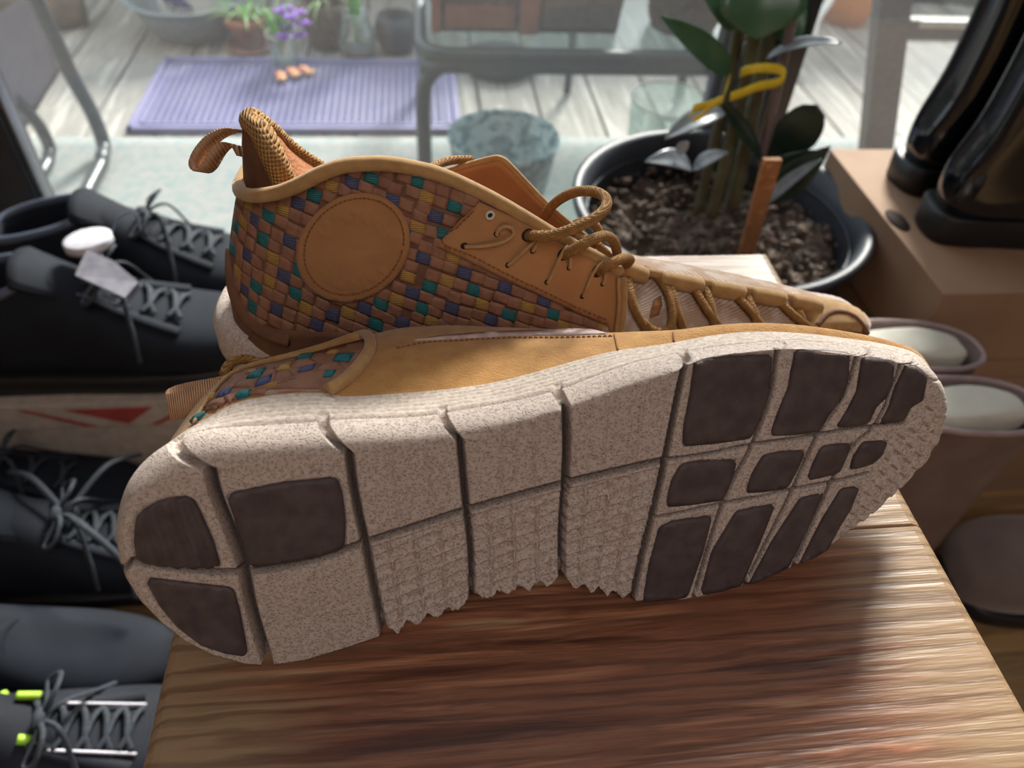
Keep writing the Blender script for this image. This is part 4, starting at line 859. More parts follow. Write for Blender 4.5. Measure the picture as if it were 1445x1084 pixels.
def shoe(name, label, cat, loc, rot, prof, mats, group=None, laces=True, solez=.022, soleg=.004, collar=.004, tongue=True, lacemat='greylace', tilt=0, heel=0, extra=None, scale=1.0, nl=5):
    t = thing(name, label, cat, (0, 0, 0), group)
    R_, A = loft(prof); m = R_.shape[1]; n = R_.shape[0]
    V = R_.reshape(-1, 3); F = gridf(n, m, False, True) + [list(range(m))[::-1]]
    o = obj('upper', V, F, MT[mats[0]], t)
    bv = BVHTree.FromPolygons([Vector(v) for v in V], F)
    last = R_[-1]; c = last.mean(0); rings = [last]
    dn = np.array([.0, 0, -1.0])
    for s, d in ((.90, .002), (.86, .012), (.86, .04), (.80, .06 if prof is LOW or prof is SLIP else .12)): rings.append(c + (last - c) * s + dn * d)
    L = np.stack(rings, 0); obj('lining', L.reshape(-1, 3), gridf(5, m, False, True) + [list(range(4 * m, 5 * m))], MT[mats[2] if len(mats) > 2 else 'black'], t)
    if collar: obj('collar_trim', *tube(last, collar, 10, True), MT[mats[3] if len(mats) > 3 else 'greytrim'], t)
    # sole
    k = A[:, :] ; xs_ = np.linspace(0, 1, 14); plan = []
    x0 = min(p[0][0] for p in prof if p[0][1] < .07) - .001; x1 = max(p[1][0] for p in prof)
    wx = sorted([((p[0][0]), p[2]) for p in prof if p[0][1] < .03]); wx_x = [p[0] for p in wx]; wx_w = [p[1] for p in wx]
    for x in np.linspace(x0 + .004, x1 - .003, 12): plan.append((x, max(.014, np.interp(x, wx_x, wx_w)) * (.98 if x > x0 + .02 else .78)))
    P = smooth([(x0 - .003, 0)] + [(x, -w) for x, w in plan] + [(x1 + .003, 0)] + [(x, w) for x, w in plan[::-1]], 90, True)
    S = []
    for z, g in ((0, -.003), (.002, .0), (solez * .5, soleg * .6), (solez, soleg), (solez + .002, soleg - .003), (solez + .001, -.012)):
        cc = P.mean(0); nn = (P - cc); nn /= np.linalg.norm(nn, axis=1)[:, None]; q = P + nn * g; S.append(np.column_stack([q, z + .010 * np.clip((P[:, 0] - x1 + .05) / .05, 0, 1) ** 2]))
    S = np.stack(S, 0); obj('sole', S.reshape(-1, 3), gridf(6, 90, False, True) + [list(range(90))[::-1], list(range(450, 540))], MT[mats[1]], t)
    def on(x, y, off=.002):
        h = bv.ray_cast(Vector((x, y, .6)), Vector((0, 0, -1)), 2)
        return np.array(h[0]) + np.array(h[1]) * off * (1 if h[1].z > 0 else -1) if h[0] is not None else np.array([x, y, .05])
    if laces:
        for s in (-1, 1):
            L = np.array([on(x, s * (.016 + .002 * k_), .0015) for k_, x in enumerate(np.linspace(.142, .212, 8))]); obj('eyestay', *tube(smooth(L, 30), .0055, 8, flat=.45), MT[mats[0]], t)
        for k_, x in enumerate(np.linspace(.146, .206, nl)):
            for s in (1, -1):
                L = smooth([on(x - .005 * s, -.018, .003), on(x, -.008, .0055), on(x + .003 * s, .008, .0060), on(x + .008 * s, .018, .003)], 16); obj('lace', *tube(L, .0026, 8, flat=.6), MT[lacemat], t)
        kx = on(.144, 0, .009)
        obj('lace_knot', *tube(smooth([kx + [0, -.006, 0], kx + [.001, 0, .003], kx + [0, .006, 0]], 8), .005, 8), MT[lacemat], t)
        for s in (-1, 1):
            L = smooth([kx, kx + [.012, s * .018, .012], kx + [.008, s * .036, .004], kx + [-.004, s * .034, -.004], kx + [.002, s * .016, .002], kx], 40); obj('lace_bow', *tube(L, .0024, 8, flat=.6), MT[lacemat], t)
            L = smooth([kx, kx + [.020, s * .012, .004], on(.175, s * .032, .004), on(.18, s * .045, .003) + [0, s * .004, -.006]], 30); obj('lace_end', *tube(L, .0022, 8, flat=.6), MT[lacemat], t)
    if tongue:
        q = []
        for i, s in enumerate(np.linspace(0, 1, 10)):
            for j, y in enumerate(np.linspace(-1, 1, 9)):
                x = .155 - .065 * s; z = on(.155, 0)[2] + .002 + .034 * s ** 1.2; q.append([x + .004 * (y * y), y * (.020 + .008 * s), z - .010 * y * y])
        o2 = obj('tongue', q, gridf(10, 9), MT[mats[0]], t); md = o2.modifiers.new('s', 'SOLIDIFY'); md.thickness = .005
    if extra: extra(t, on, bv, R_)
    t.location = loc; t.rotation_euler = rot; t.scale = (scale,) * 3
    return t
def fl(px, py, z): return onz(px, py, z)

# ---- shoe box with the pair of black sneakers
bx = thing('shoe_box', 'pale shoe box with red triangle print under the black sneakers on the left', 'box', (-.45, .80, 0))
BX0, BX1, BY0, BY1, BZ = -.86, -.17, .632, .925, .125
plank_box('box_body', BX0 + .003, BX1 - .003, BY0 + .003, BY1, 0, BZ - .004, MT['boxwhite'], bx, 0)
plank_box('lid', BX0, BX1, BY0, BY1, BZ - .040, BZ, MT['boxwhite'], bx, .001)
def tri(pts, y): V = [(x, y, z) for x, z in pts] + [(x, y + .002, z) for x, z in pts]; n = len(pts); return V, [list(range(n)), list(range(n, 2 * n))[::-1]] + [[i, (i + 1) % n, n + (i + 1) % n, n + i] for i in range(n)]
for pts in ([(-.66, BZ - .01), (-.52, BZ - .01), (-.60, BZ - .016), (-.68, BZ - .02)], [(-.425, BZ - .008), (-.325, BZ - .008), (-.36, BZ - .036)], [(-.475, BZ - .006), (-.465, BZ - .006), (-.395, BZ - .038), (-.41, BZ - .038)], [(-.28, BZ - .006), (-.27, BZ - .006), (-.325, BZ - .038), (-.335, BZ - .038)]):
    obj('printed_triangle', *tri(pts, BY0 - .0005), MT['red'], bx, sm=False)
def lab(t, on, bv, R_):
    pass
XA = onz(0, 540, .13)[0] + .008
shoe('sneaker', 'nearest black sneaker on the pale shoe box, wide lace bow at its throat', 'shoe', (XA - .06, .692, BZ), (0, 0, math.radians(2)), LOW, ('black', 'bsole', 'black', 'greytrim'), 'black sneakers on the shoe box', scale=1.28, nl=4)
shoe('sneaker', 'farther black sneaker on the pale shoe box, between the nearest one and the glass', 'shoe', (XA - .035, .828, BZ), (0, 0, math.radians(-1)), LOW, ('black', 'bsole', 'black', 'greytrim'), 'black sneakers on the shoe box', scale=1.24, nl=4)
# tags lying over the sneakers
tg = thing('hang_tag', 'white oval hang tag lying over the black sneakers', 'tag', tuple(onz(125, 342, .285)))
P0 = onz(125, 342, .284); a = np.linspace(0, 2 * np.pi, 40, endpoint=False)
ring_ = lambda r, dz: np.stack([P0[0] + r * .026 * np.cos(a), P0[1] + r * .021 * np.sin(a), P0[2] + dz - .25 * r * .020 * np.sin(a) * 0 + 0 * a + .12 * r * .026 * np.cos(a)], 1)
V = np.vstack([ring_(.9, .006), ring_(1, .005), ring_(1, -.004), ring_(.9, -.005)]); obj('tag_disc', V, gridf(4, 40, False, True) + [list(range(40)), list(range(120, 160))[::-1]], MT['white'], tg)
obj('tag_string', *tube(smooth([P0 + [.02, .01, 0], P0 + [.028, .03, .012], P0 + [.045, .035, .014], P0 + [.05, .02, .0]], 30), .0009, 6), MT['greytrim'], tg)
tg2 = thing('plastic_label', 'grey plastic label hanging down the nearest black sneaker', 'tag', tuple(onz(150, 380, .25)))
q = [onz(*p, z) for p, z in (((122, 352), .290), ((160, 368), .285), ((195, 398), .276), ((176, 420), .272), ((106, 388), .280))]
c_ = np.mean(q, 0); V = np.array(q + [p + np.array([0, .002, -.004]) for p in q]); obj('label_sheet', V, [[0, 1, 2, 3, 4], [9, 8, 7, 6, 5]] + [[i, (i + 1) % 5, 5 + (i + 1) % 5, 5 + i] for i in range(5)], MT['labelgrey'], tg2, sm=False)
obj('label_edge', *tube(smooth([onz(108, 415, .262), onz(140, 424, .262), onz(172, 432, .262), onz(185, 420, .266), onz(200, 402, .272)], 30), .0012, 6), MT['greytrim'], tg2)

# ---- black shoes on the floor left of the stool
xl = lambda px, py, z: float(onz(px, py, z)[0])
def ties(t, on, bv, R_):
    kx = on(.15, 0, .012)
    for c in ([kx, kx + [-.03, .03, .02], kx + [-.06, .05, .01]], [kx, kx + [.03, .045, .012], kx + [.05, .075, -.01]], [kx, kx + [.03, -.03, .016], kx + [.06, -.055, -.01], kx + [.07, -.08, -.03]]):
        obj('lace_end', *tube(smooth(c, 24), .0032, 8, flat=.5), MT['greylace'], t)
shoe('suede_shoe', 'plain black laced shoe tucked right under the front of the pale shoe box', 'shoe', (xl(90, 640, .09) - .21, .572, 0), (0, 0, math.radians(1)), LOW, ('black', 'bsole', 'black', 'black'), 'black shoes beside the stool', scale=1.0, nl=3)
shoe('derby_shoe', 'black shoe with long loose lace ends on the floor left of the stool', 'shoe', (xl(110, 700, .09) - .165, .478, 0), (0, 0, math.radians(3)), LOW, ('black', 'bsole', 'black', 'black'), 'black shoes beside the stool', extra=ties, scale=1.1)
shoe('derby_shoe', 'low black shoe between the loose-laced shoe and the lime-accent trainer', 'shoe', (xl(110, 800, .09) - .20, .377, 0), (0, 0, math.radians(-3)), LOW, ('black', 'bsole', 'black', 'black'), 'black shoes beside the stool', laces=False, scale=1.02)
def lime(t, on, bv, R_):
    obj('lime_stripe', *tube(smooth([on(.02, .026, .003) + [0, .004, -.01], on(.115, .024, .002)], 14), .0032, 8), MT['green'], t)
    obj('lime_loop', *tube(smooth([on(.125, .02, .004), on(.14, .02, .006)], 8), .0035, 8), MT['green'], t)
    obj('lime_lining', *tube(smooth([on(.135, -.012, .001), on(.15, -.012, .001)], 8), .004, 8), MT['green'], t)
    for s in (-1, 1): obj('reflective_line', *tube(smooth([on(.15, s * .018, .002), on(.215, s * .020, .002)], 14), .0012, 6), MT['white'], t)
shoe('running_shoe', 'black running shoe with lime green accents and flat grey laces, by the stool', 'shoe', (xl(110, 960, .10) - .175, .272, 0), (0, 0, math.radians(2)), LOW, ('black2', 'bsole', 'black', 'greytrim'), 'black shoes beside the stool', extra=lime, scale=1.06)
shoe('running_shoe', 'grey mesh running shoe in the bottom left corner', 'shoe', (xl(60, 1075, .11) - .13, .162, 0), (0, 0, math.radians(-4)), LOW, ('labelgrey', 'bsole', 'black', 'greytrim'), 'black shoes beside the stool', scale=1.06)

# ---- stack of kraft boxes with rain boots
for nm, z0, z1, dx, lb in (('cardboard_box', .228, .352, 0, 'upper kraft cardboard box with finger hole, carrying the glossy black boots'), ('cardboard_box', 0, .226, .006, 'lower kraft cardboard box under the boot box')):
    t = thing(nm, lb, 'box', (.66, .66, z0), 'kraft cardboard boxes')
    plank_box('box_body', .492 + dx + .003, .885 + dx, .524 + dx, .797, z0, z1 - .003, MT['cardboard'], t, 0)
    if z0: plank_box('lid', .492, .888, .520, .800, z1 - .092, z1, MT['cardboard'], t, .0012); obj('finger_hole', *(lambda c, a: (np.vstack([np.stack([c[0] + .0105 * np.cos(a), c[1] + .021 * np.sin(a), 0 * a + z1 + .0004], 1), np.stack([c[0] + .0105 * np.cos(a), c[1] + .021 * np.sin(a), 0 * a + z1 - .01], 1)]), [list(range(24))] + gridf(2, 24, False, True)))((.5045, .645), np.linspace(0, 2 * np.pi, 24, endpoint=False)), MT['hole'], t)
    else: plank_box('lid', .492 + dx, .888, .523, .798, z1 - .03, z1, MT['cardboard'], t, .0012)
def rainx(t, on, bv, R_):
    obj('toe_bumper', *tube(smooth([(.235, -.052, .036), (.272, -.040, .038), (.292, 0, .040), (.272, .040, .038), (.235, .052, .036)], 40), .0045, 10), MT['gloss'], t)
    for y in (-.044, .044):
        obj('strap_buckle', *tube(smooth([(.175, y * .98, .092), (.150, y * 1.0, .112)], 6), .004, 8), MT['track'], t)
    obj('side_seam', *tube(smooth([(.11, -.0505, .19), (.095, -.052, .24), (.085, -.058, .30)], 14), .0012, 6), MT['gloss'], t)
tb = onz(1268, 262, .355); ta = onz(1304, 318, .355)
tb = tb + np.array([.004, .006, 0]); ta = ta + np.array([0, -.008, 0])
for P, ang, lb in ((tb, 2, 'glossy black patent boot at the back edge of the cardboard box'), (ta, -6, 'glossy black patent boot nearest the camera on the cardboard box')):
    s = 1.0; a_ = math.radians(ang); shoe('rain_boot', lb, 'boot', (P[0] + .010, P[1] + .004, .352), (0, 0, a_), RAIN, ('gloss', 'bsole', 'black', 'gloss'), 'glossy black boots', laces=False, tongue=False, solez=.030, soleg=.002, collar=.003, extra=rainx)
# ---- ankle boots stuffed with white paper
def paperx(s_):
    def f(t, on, bv, R_):
        V = []; n = 26
        for i, u in enumerate(np.linspace(.008, .122, n)):
            e = math.sin(math.pi * (i + .5) / n) ** .25
            for k in range(24):
                a = 2 * math.pi * k / 24; r = 1 + .10 * noise.noise(Vector((u * 30 + s_, math.cos(a) * 2, math.sin(a) * 2)))
                V.append([u, .0215 * r * e * math.copysign(abs(math.cos(a)) ** .45, math.cos(a)), .316 + .018 * r * e * math.copysign(abs(math.sin(a)) ** .45, math.sin(a)) + (.02 * u)])
        obj('stuffing_paper', V, gridf(n, 24, False, True) + [list(range(24)), list(range((n - 1) * 24, n * 24))], MT['paper'], t)
        obj('heel_band', *tube(smooth([(.04, -.042, .07), (.006, -.034, .085), (-.006, 0, .092), (.006, .034, .085), (.04, .042, .07)], 30), .006, 8, flat=.5), MT['bsole'], t)
        for x, y in ((.03, .041), (.05, .0435), (.07, .045)):
            h = np.array([x, y, .055]); obj('stud', *lathe([(.0, .004), (.003, .003), (.0045, .0), (.0045, -.003)], h, 12), MT['track'], t)
    return f
for P, z, lb, s_ in ((onz(1290, 490, .328), .24, 'grey-brown ankle boot stuffed with white paper, the one nearer the cardboard boxes', 1), (onz(1368, 568, .328), .24, 'grey-brown ankle boot stuffed with white paper, the one nearer the stool', 5)):
    shoe('ankle_boot', lb, 'boot', (P[0] + .060, P[1] + (.003 if s_ == 1 else -.003), 0), (0, 0, math.pi), ANK, ('brownboot', 'bsole', 'brownboot', 'bootrim'), 'grey-brown ankle boots beside the stool', laces=False, tongue=False, collar=.0028, soleg=.001, extra=paperx(s_))
P = onz(1360, 832, .05)
shoe('suede_clog', 'taupe suede shoe with rounded toe on the floor right of the stool', 'shoe', (P[0] + .300, P[1] - .005, 0), (0, 0, math.pi - math.radians(8)), SLIP, ('suedeshoe', 'bsole', 'black', 'suedeshoe'), laces=False, tongue=False, scale=1.05)

# ================================================================== potted plant indoors
PC = np.array([.337, .722, 0])
pp_ = thing('potted_plant', 'leafy cane-stemmed plant in a wide black pot with yellow ribbon tied round it', 'plant', tuple(PC))
obj('pot', *lathe([(.0, .002), (.115, .0), (.120, .01), (.155, .30), (.158, .318), (.170, .322), (.171, .330), (.166, .332), (.158, .328), (.152, .30), (.150, .27)], PC, 72), MT['blackpot'], pp_)
obj('pot_ridge', *tube([(PC[0] + .1515 * math.cos(t), PC[1] + .1515 * math.sin(t), .305) for t in np.linspace(0, 2 * np.pi, 72, endpoint=False)], .0016, 6, True), MT['blackpot'], pp_)
V = []; nr, nt_ = 70, 150
for i in range(nr):
    r = .1515 * (i / (nr - 1)) ** .8
    for k in range(nt_):
        t = 2 * math.pi * k / nt_; x, y = r * math.cos(t), r * math.sin(t); v = Vector((x * 36, y * 36, 3)); n1 = noise.turbulence(v, 4, False, noise_basis='PERLIN_NEW'); n2 = abs(noise.noise(v * .8)) 
        V.append([PC[0] + x, PC[1] + y, .268 + .020 * n1 + .018 * n2 + .006 * noise.noise(v * 6)])
obj('soil', V, gridf(nr, nt_, False, True), MT['soil'], pp_, kind='stuff')
mb = MB()
for k in range(420):
    t = rng.rand() * 6.283; r = .146 * math.sqrt(rng.rand()); s = .002 + .0055 * rng.rand() ** 2; c = np.array([PC[0] + r * math.cos(t), PC[1] + r * math.sin(t), .283 + .010 * rng.rand()])
    bm = bmesh.new(); bmesh.ops.create_icosphere(bm, subdivisions=1, radius=s); V = np.array([tuple(v.co) for v in bm.verts]); V *= rng.uniform(.6, 1.3, (1, 3)); V += rng.uniform(-.25, .25, V.shape) * s; mb.add(V + c, [[v.index for v in f.verts] for f in bm.faces]); bm.free()
mb.build('soil_crumbs', MT['soil'], pp_, kind='stuff')
YP = .72
def cane(pts, r, m='stem', nm='stem'):
    L = smooth([ony(x, y, d) for x, y, d in pts], 60); rad = np.full(60, r); 
    if m == 'stem': rad = r * (1 + .10 * (np.sin(np.linspace(0, 28, 60)) > .93))
    obj(nm, *tube(L, rad, 12), MT[m], pp_)
cane([(1046, -30, .74), (1040, 50, .735), (1018, 160, .73), (985, 300, .725)], .0058)
cane([(1076, -30, .73), (1064, 55, .725), (1040, 160, .72), (1004, 306, .712)], .0070)
cane([(1094, -30, .745), (1082, 60, .74), (1062, 160, .73), (1034, 292, .72)], .0078)
cane([(1058, 60, .75), (1050, 150, .745), (1030, 290, .74)], .0060)
cane([(1130, -25, .715), (1100, 110, .715), (1072, 235, .72)], .0048, 'stick', 'support_stick')
def leaf(base, tip, w, mat='leafdark', up=(0, 0, 1), sag=.01, fold=.25, n=16, curl=0, blunt=False):
    B, T_ = ony(*base), ony(*tip); ax = T_ - B; L = np.linalg.norm(ax); ax = ax / L; up = np.array(up, float); sd = np.cross(ax, up); sd /= np.linalg.norm(sd); nn = np.cross(sd, ax); V = []
    for i in range(n + 1):
        s = i / n; hw = w / 2 * (math.sin(math.pi * min(1, s * 1.02) ** .8) ** .75 if 0 < s < 1 else 0) + .0006
        if blunt and 0 < s < 1: hw = w / 2 * min(1, (s * 1.5 + .12)) * math.sqrt(max(0, 1 - max(0, (s - .62) / .38) ** 2)) + .0006
        c = B + ax * L * s + nn * (sag * 4 * s * (1 - s))
        for k in range(9): q = -1 + k / 4; V.append(c + sd * q * hw + nn * (abs(q) * fold * hw - curl * hw * s * q))
    o = obj('leaf', V, gridf(n + 1, 9), MT[mat], pp_); md = o.modifiers.new('s', 'SOLIDIFY'); md.thickness = .0009; return o
VW = -ray(722, 300); VW /= np.linalg.norm(VW)
leaf((1031, 104, .72), (933, 23, .70), .024, 'leafgreen', VW, .006, .3)
leaf((1076, -28, .71), (1068, 56, .69), .078, 'leafgreen', VW, .004, .2)
leaf((1090, 70, .76), (1120, -20, .77), .050, 'leafdark', VW)
leaf((1090, 50, .755), (1137, 2, .75), .040, 'leafgreen', VW)
leaf((1040, 35, .73), (985, -18, .72), .030, 'leafgreen', VW)
leaf((1080, 84, .72), (1188, 60, .68), .016, 'leafgrey', (0, -.4, 1), .008, .3)
leaf((1080, 236, .73), (1154, 148, .71), .046, 'leafdark', VW, .006, .12, blunt=True)
leaf((1070, 286, .70), (1172, 206, .68), .034, 'leafdark', VW, .004, .35); leaf((1076, 290, .69), (1160, 224, .67), .014, 'leafgrey', (0, -.4, 1), .006, .2)
leaf((1062, 262, .71), (1150, 212, .70), .030, 'leafdark', VW, .006, .3)
leaf((1022, 156, .70), (938, 196, .67), .024, 'leafgrey', (0, -.3, 1), .006, .3)
leaf((976, 238, .70), (910, 228, .68), .024, 'leafgrey', (0, -.5, 1), .010, .2)
leaf((978, 240, .69), (1028, 215, .68), .016, 'leafgrey', (0, -.4, 1), .006, .2)
leaf((1018, 143, .70), (1077, 228, .70), .014, 'leafdark', VW, .004, .3)
leaf((955, 215, .69), (972, 200, .69), .010, 'leafgrey', VW, .001, .2)
def rib(pts, w=.0075, mat='ribbon'):
    L = smooth([ony(x, y, d) for x, y, d in pts], 48); V, F = strap([tuple(p) for p in L[::4]], (0, .002, w), .0006); obj('ribbon', V, F, MT[mat], pp_)
rib([(1044, 103, .700), (1062, 97, .69), (1085, 96, .69), (1104, 100, .69), (1108, 112, .69), (1092, 118, .685), (1070, 122, .68), (1045, 132, .675), (1020, 140, .67)], .0085)
rib([(1020, 140, .67), (1024, 126, .675), (1030, 110, .68)], .010)
rib([(1020, 140, .67), (1000, 148, .665), (980, 153, .66), (974, 165, .66), (972, 178, .66)], .007)
rib([(1018, 142, .67), (1003, 150, .665), (990, 163, .66), (975, 172, .66)], .005)
stk = thing('wooden_stick', 'flat orange wooden stick standing in the soil of the black pot', 'stick', tuple(onz(1052, 356, .29)))
A_, B_ = onz(1048, 372, .275), ony(1090, 224, .600); d_ = B_ - A_; V = []
for c in (A_, B_): V += [c + np.array([sx_, sy_, 0]) for sx_, sy_ in ((-.0085, -.003), (.0085, -.003), (.0085, .003), (-.0085, .003))]
obj('stick_blade', V, [[0, 1, 2, 3], [7, 6, 5, 4], [0, 4, 5, 1], [1, 5, 6, 2], [2, 6, 7, 3], [3, 7, 4, 0]], MT['stake'], stk, sm=False)
#@@OUT
# ================================================================== the terrace furniture and pots
def onx(px, py, x): d = ray(px, py); return CAM + d * (x / d[0])
# sling chair at the left
XC = onz(147, 222, -.01)[0]
ch = thing('sling_chair', 'grey tube-framed chair with purple-grey fabric sling at the left of the terrace', 'chair', tuple(onz(120, 270, ZP)))
ZR = ZP + .0205
a_ = onz(84, 342, ZR); b_ = onz(146, 226, ZR)
obj('frame_tube', *tube(smooth([a_ + [0, -.12, 0], a_, b_ + [0, -.03, 0], b_ + [0, -.004, .006], onx(146, 203, XC), onx(130, 160, XC), onx(100, 105, XC), onx(82, 66, XC), onx(50, 0, XC), onx(30, -40, XC)], 80), .0135, 14), MT['chrome'], ch)
c0, c1 = onz(50, 258, ZR), onz(71, 224, ZR); X2 = c1[0]
obj('frame_tube', *tube(smooth([c0 + [0, -.1, 0], c0, c1 + [0, -.02, 0], c1 + [0, 0, .008], onx(70, 208, X2), onx(58, 182, X2), onx(44, 164, X2), onx(20, 140, X2)], 60), .012, 14), MT['chrome'], ch)
s0, s1, s2, s3 = onx(46, -12, XC - .012), onx(86, 94, XC - .012), onx(29, 188, X2 - .03), onx(-70, 60, X2 - .35)
V = []; 
for i in range(16):
    for j in range(16):
        u, v = i / 15, j / 15; V.append(s0 * (1 - u) * (1 - v) + s1 * u * (1 - v) + s2 * u * v + s3 * (1 - u) * v + np.array([0, .012, -.012]) * math.sin(math.pi * u) * math.sin(math.pi * v))
o = obj('sling', V, gridf(16, 16), MT['sling'], ch); md = o.modifiers.new('s', 'SOLIDIFY'); md.thickness = .003
obj('hem_roll', *tube(np.array([s0, (s0 + s1) / 2, s1]), .008, 8), MT['sling'], ch)
for px, py in ((62, 26), (84, 88)):
    h = onx(px, py, XC - .008); obj('fixing_bolt', *lathe([(0, .006), (.006, .004), (.006, -.006)], h, 10), MT['track'], ch)
# patio table with rippled glass top
YT = 1.27; ZT = ony(650, 84, YT)[2]
tbx0 = ony(584, 60, YT + .05)[0]; tbx1 = tbx0 + .66; tby1 = YT + .50
tt = thing('glass_table', 'low metal table with rippled aqua glass top and rounded corners outside', 'table', (tbx0 + .3, YT + .25, ZP))
def rrect(x0, x1, y0, y1, r, n=8):
    P = []
    for cx_, cy_, a0 in ((x0 + r, y0 + r, 180), (x1 - r, y0 + r, 270), (x1 - r, y1 - r, 0), (x0 + r, y1 - r, 90)):
        for k in range(n + 1): a = math.radians(a0 + 90 * k / n); P.append((cx_ + r * math.cos(a), cy_ + r * math.sin(a)))
    return np.array(P)
rp_ = rrect(tbx0, tbx1, YT, tby1, .06); n = len(rp_)
prof = [(-.0, .020), (-.012, .022), (-.016, .014), (-.016, .008), (-.004, -.026), (.004, -.026), (.004, .008)]
cc = rp_.mean(0); nn = np.sign(rp_ - cc); R = []
for g, z in ((.0, .000), (.0, .010), (-.006, .014), (-.022, .012), (-.022, .006), (-.018, -.026), (-.004, -.026)):
    q = rrect(tbx0 - g * -1 * -1, tbx1 + g, YT - g, tby1 + g, .06 + g) if False else rrect(tbx0 - g, tbx1 + g, YT - g, tby1 + g, .06 + g)
    R.append(np.column_stack([q, np.full(n, ZT + z)]))
R = np.stack(R, 0); obj('table_rim', R.reshape(-1, 3), gridf(7, n, True, True), MT['tframe'], tt)
q = rrect(tbx0 + .021, tbx1 - .021, YT + .021, tby1 - .021, .04); V = np.vstack([np.column_stack([q, np.full(n, ZT + .011)]), np.column_stack([q, np.full(n, ZT + .006)])]); obj('glass_top', V, [list(range(n))] + gridf(2, n, False, True), MT['tableglass'], tt, sm=False)
for x, y, s, w in ((tbx0 + .012, YT + .012, 1, .0135), (tbx1 - .02, YT + .012, -1, .0135), (tbx0 + .02, tby1 - .02, 1, .0135), (tbx0 + .36, tby1 - .02, -1, .009), (tbx1 - .02, tby1 - .02, -1, .012)):
    obj('leg', *tube(smooth([(x + s * .06, y, ZT - .012), (x + s * .03, y, ZT - .018), (x + s * .006, y, ZT - .045), (x, y, ZT - .09), (x, y, ZT * .4), (x, y, ZP + .0055)], 40), w, 12), MT['tframe'], tt)
obj('rail_bar', *tube([(tbx0 + .01, YT + .012, ZT - .018), (tbx1 - .01, YT + .012, ZT - .018)], .010, 8), MT['tframe'], tt)
# wooden planter on the table
ZG = ZT + .0115
p0, p1 = onz(612, 44, ZG), onz(868, 46, ZG)
pl = thing('wooden_planter', 'brown wooden planter box standing on the glass table', 'planter', tuple((p0 + p1) / 2))
V = []
for (x0, x1, y0, y1, z) in ((p0[0], p1[0], p0[1], p0[1] + .16, ZG), (p0[0] - .015, p1[0] + .015, p0[1] - .012, p0[1] + .175, ZG + .17)): V += [(x0, y0, z), (x1, y0, z), (x1, y1, z), (x0, y1, z)]
obj('planter_body', V, [[3, 2, 1, 0], [4, 5, 6, 7], [0, 1, 5, 4], [1, 2, 6, 5], [2, 3, 7, 6], [3, 0, 4, 7]], MT['wicker'], pl, sm=False)
xm = p0[0] + (p1[0] - p0[0]) * .46
plank_box('corner_post', p0[0] - .004, p0[0] + .012, p0[1] - .010, p0[1] + .006, ZG, ZG + .17, MT['terra'], pl, .001)
plank_box('corner_post', xm, xm + .032, p0[1] - .014, p0[1], ZG + .001, ZG + .17, MT['terra'], pl, .001); plank_box('panel', xm + .04, p1[0], p0[1] - .010, p0[1] + .0, ZG + .012, ZG + .17, MT['taupe'], pl, .001)
plank_box('panel', p0[0] + .02, xm - .01, p0[1] - .010, p0[1], ZG + .010, ZG + .045, MT['terra'], pl, .001)
def pot(name, label, cat, c, prof, mat, part='pot', group=None, parts=None):
    t = thing(name, label, cat, tuple(c), group); obj(part, *lathe(prof, c, 40), MT[mat], t)
    if parts: parts(t, np.array(c))
    return t
def soilp(r, z): return lambda t, c: obj('soil', *lathe([(0, z), (r, z), (r, z - .01)], c, 24), MT['soil'], t)
c = onz(972, 52, ZG); pot('speckled_pot', 'brown speckled pot at the right end of the glass table', 'pot', c + [0, .05, 0], [(0, 0), (.058, 0), (.066, .02), (.076, .10), (.08, .13), (.074, .13), (.070, .10), (0, .09)], 'wicker')
c = onz(708, 118, ZP); pot('plant_saucer', 'dark saucer on the deck under the glass table', 'saucer', c + [0, .09, 0], [(0, .0), (.085, 0), (.098, .03), (.092, .03), (.080, .01), (0, .008)], 'blackpot', 'saucer')
# frosted aqua pot
YA = 1.13; c = ony(711, 196, YA); za = c[2]; r_ = (ony(790, 196, YA)[0] - ony(632, 196, YA)[0]) / 2
H = za - ZP - .002
pot('mosaic_pot', 'mottled aqua glass bucket-shaped pot just outside the door', 'pot', (c[0], YA, ZP + .009), [(0, .0), (r_ * .58, 0), (r_ * .62, .005), (r_ * .97, H - .012), (r_ * 1.0, H - .006), (r_ * .99, H), (r_ * .95, H - .003), (r_ * .60, .012), (0, .010)], 'teal_pot', 'glass_body')
# thin clear bowl
c = ony(948, 140, 1.30); gb = thing('glass_bowl', 'thin-rimmed clear glass bowl beyond the black plant pot', 'bowl', (c[0], 1.30, ZP)); r_ = .075; hz = c[2] - ZP
obj('bowl', *lathe([(.0, .006), (r_ * .5, .006), (r_ * .9, hz * .5), (r_, hz), (r_ * .98, hz), (r_ * .88, hz * .5), (r_ * .45, .012), (0, .012)], (c[0], 1.30, ZP), 40), MT['clearjar'], gb)
obj('bowl_rim', *tube([(c[0] + r_ * math.cos(t), 1.30 + r_ * math.sin(t), c[2]) for t in np.linspace(0, 6.283, 48, endpoint=False)], .0014, 6, True), MT['paper'], gb)
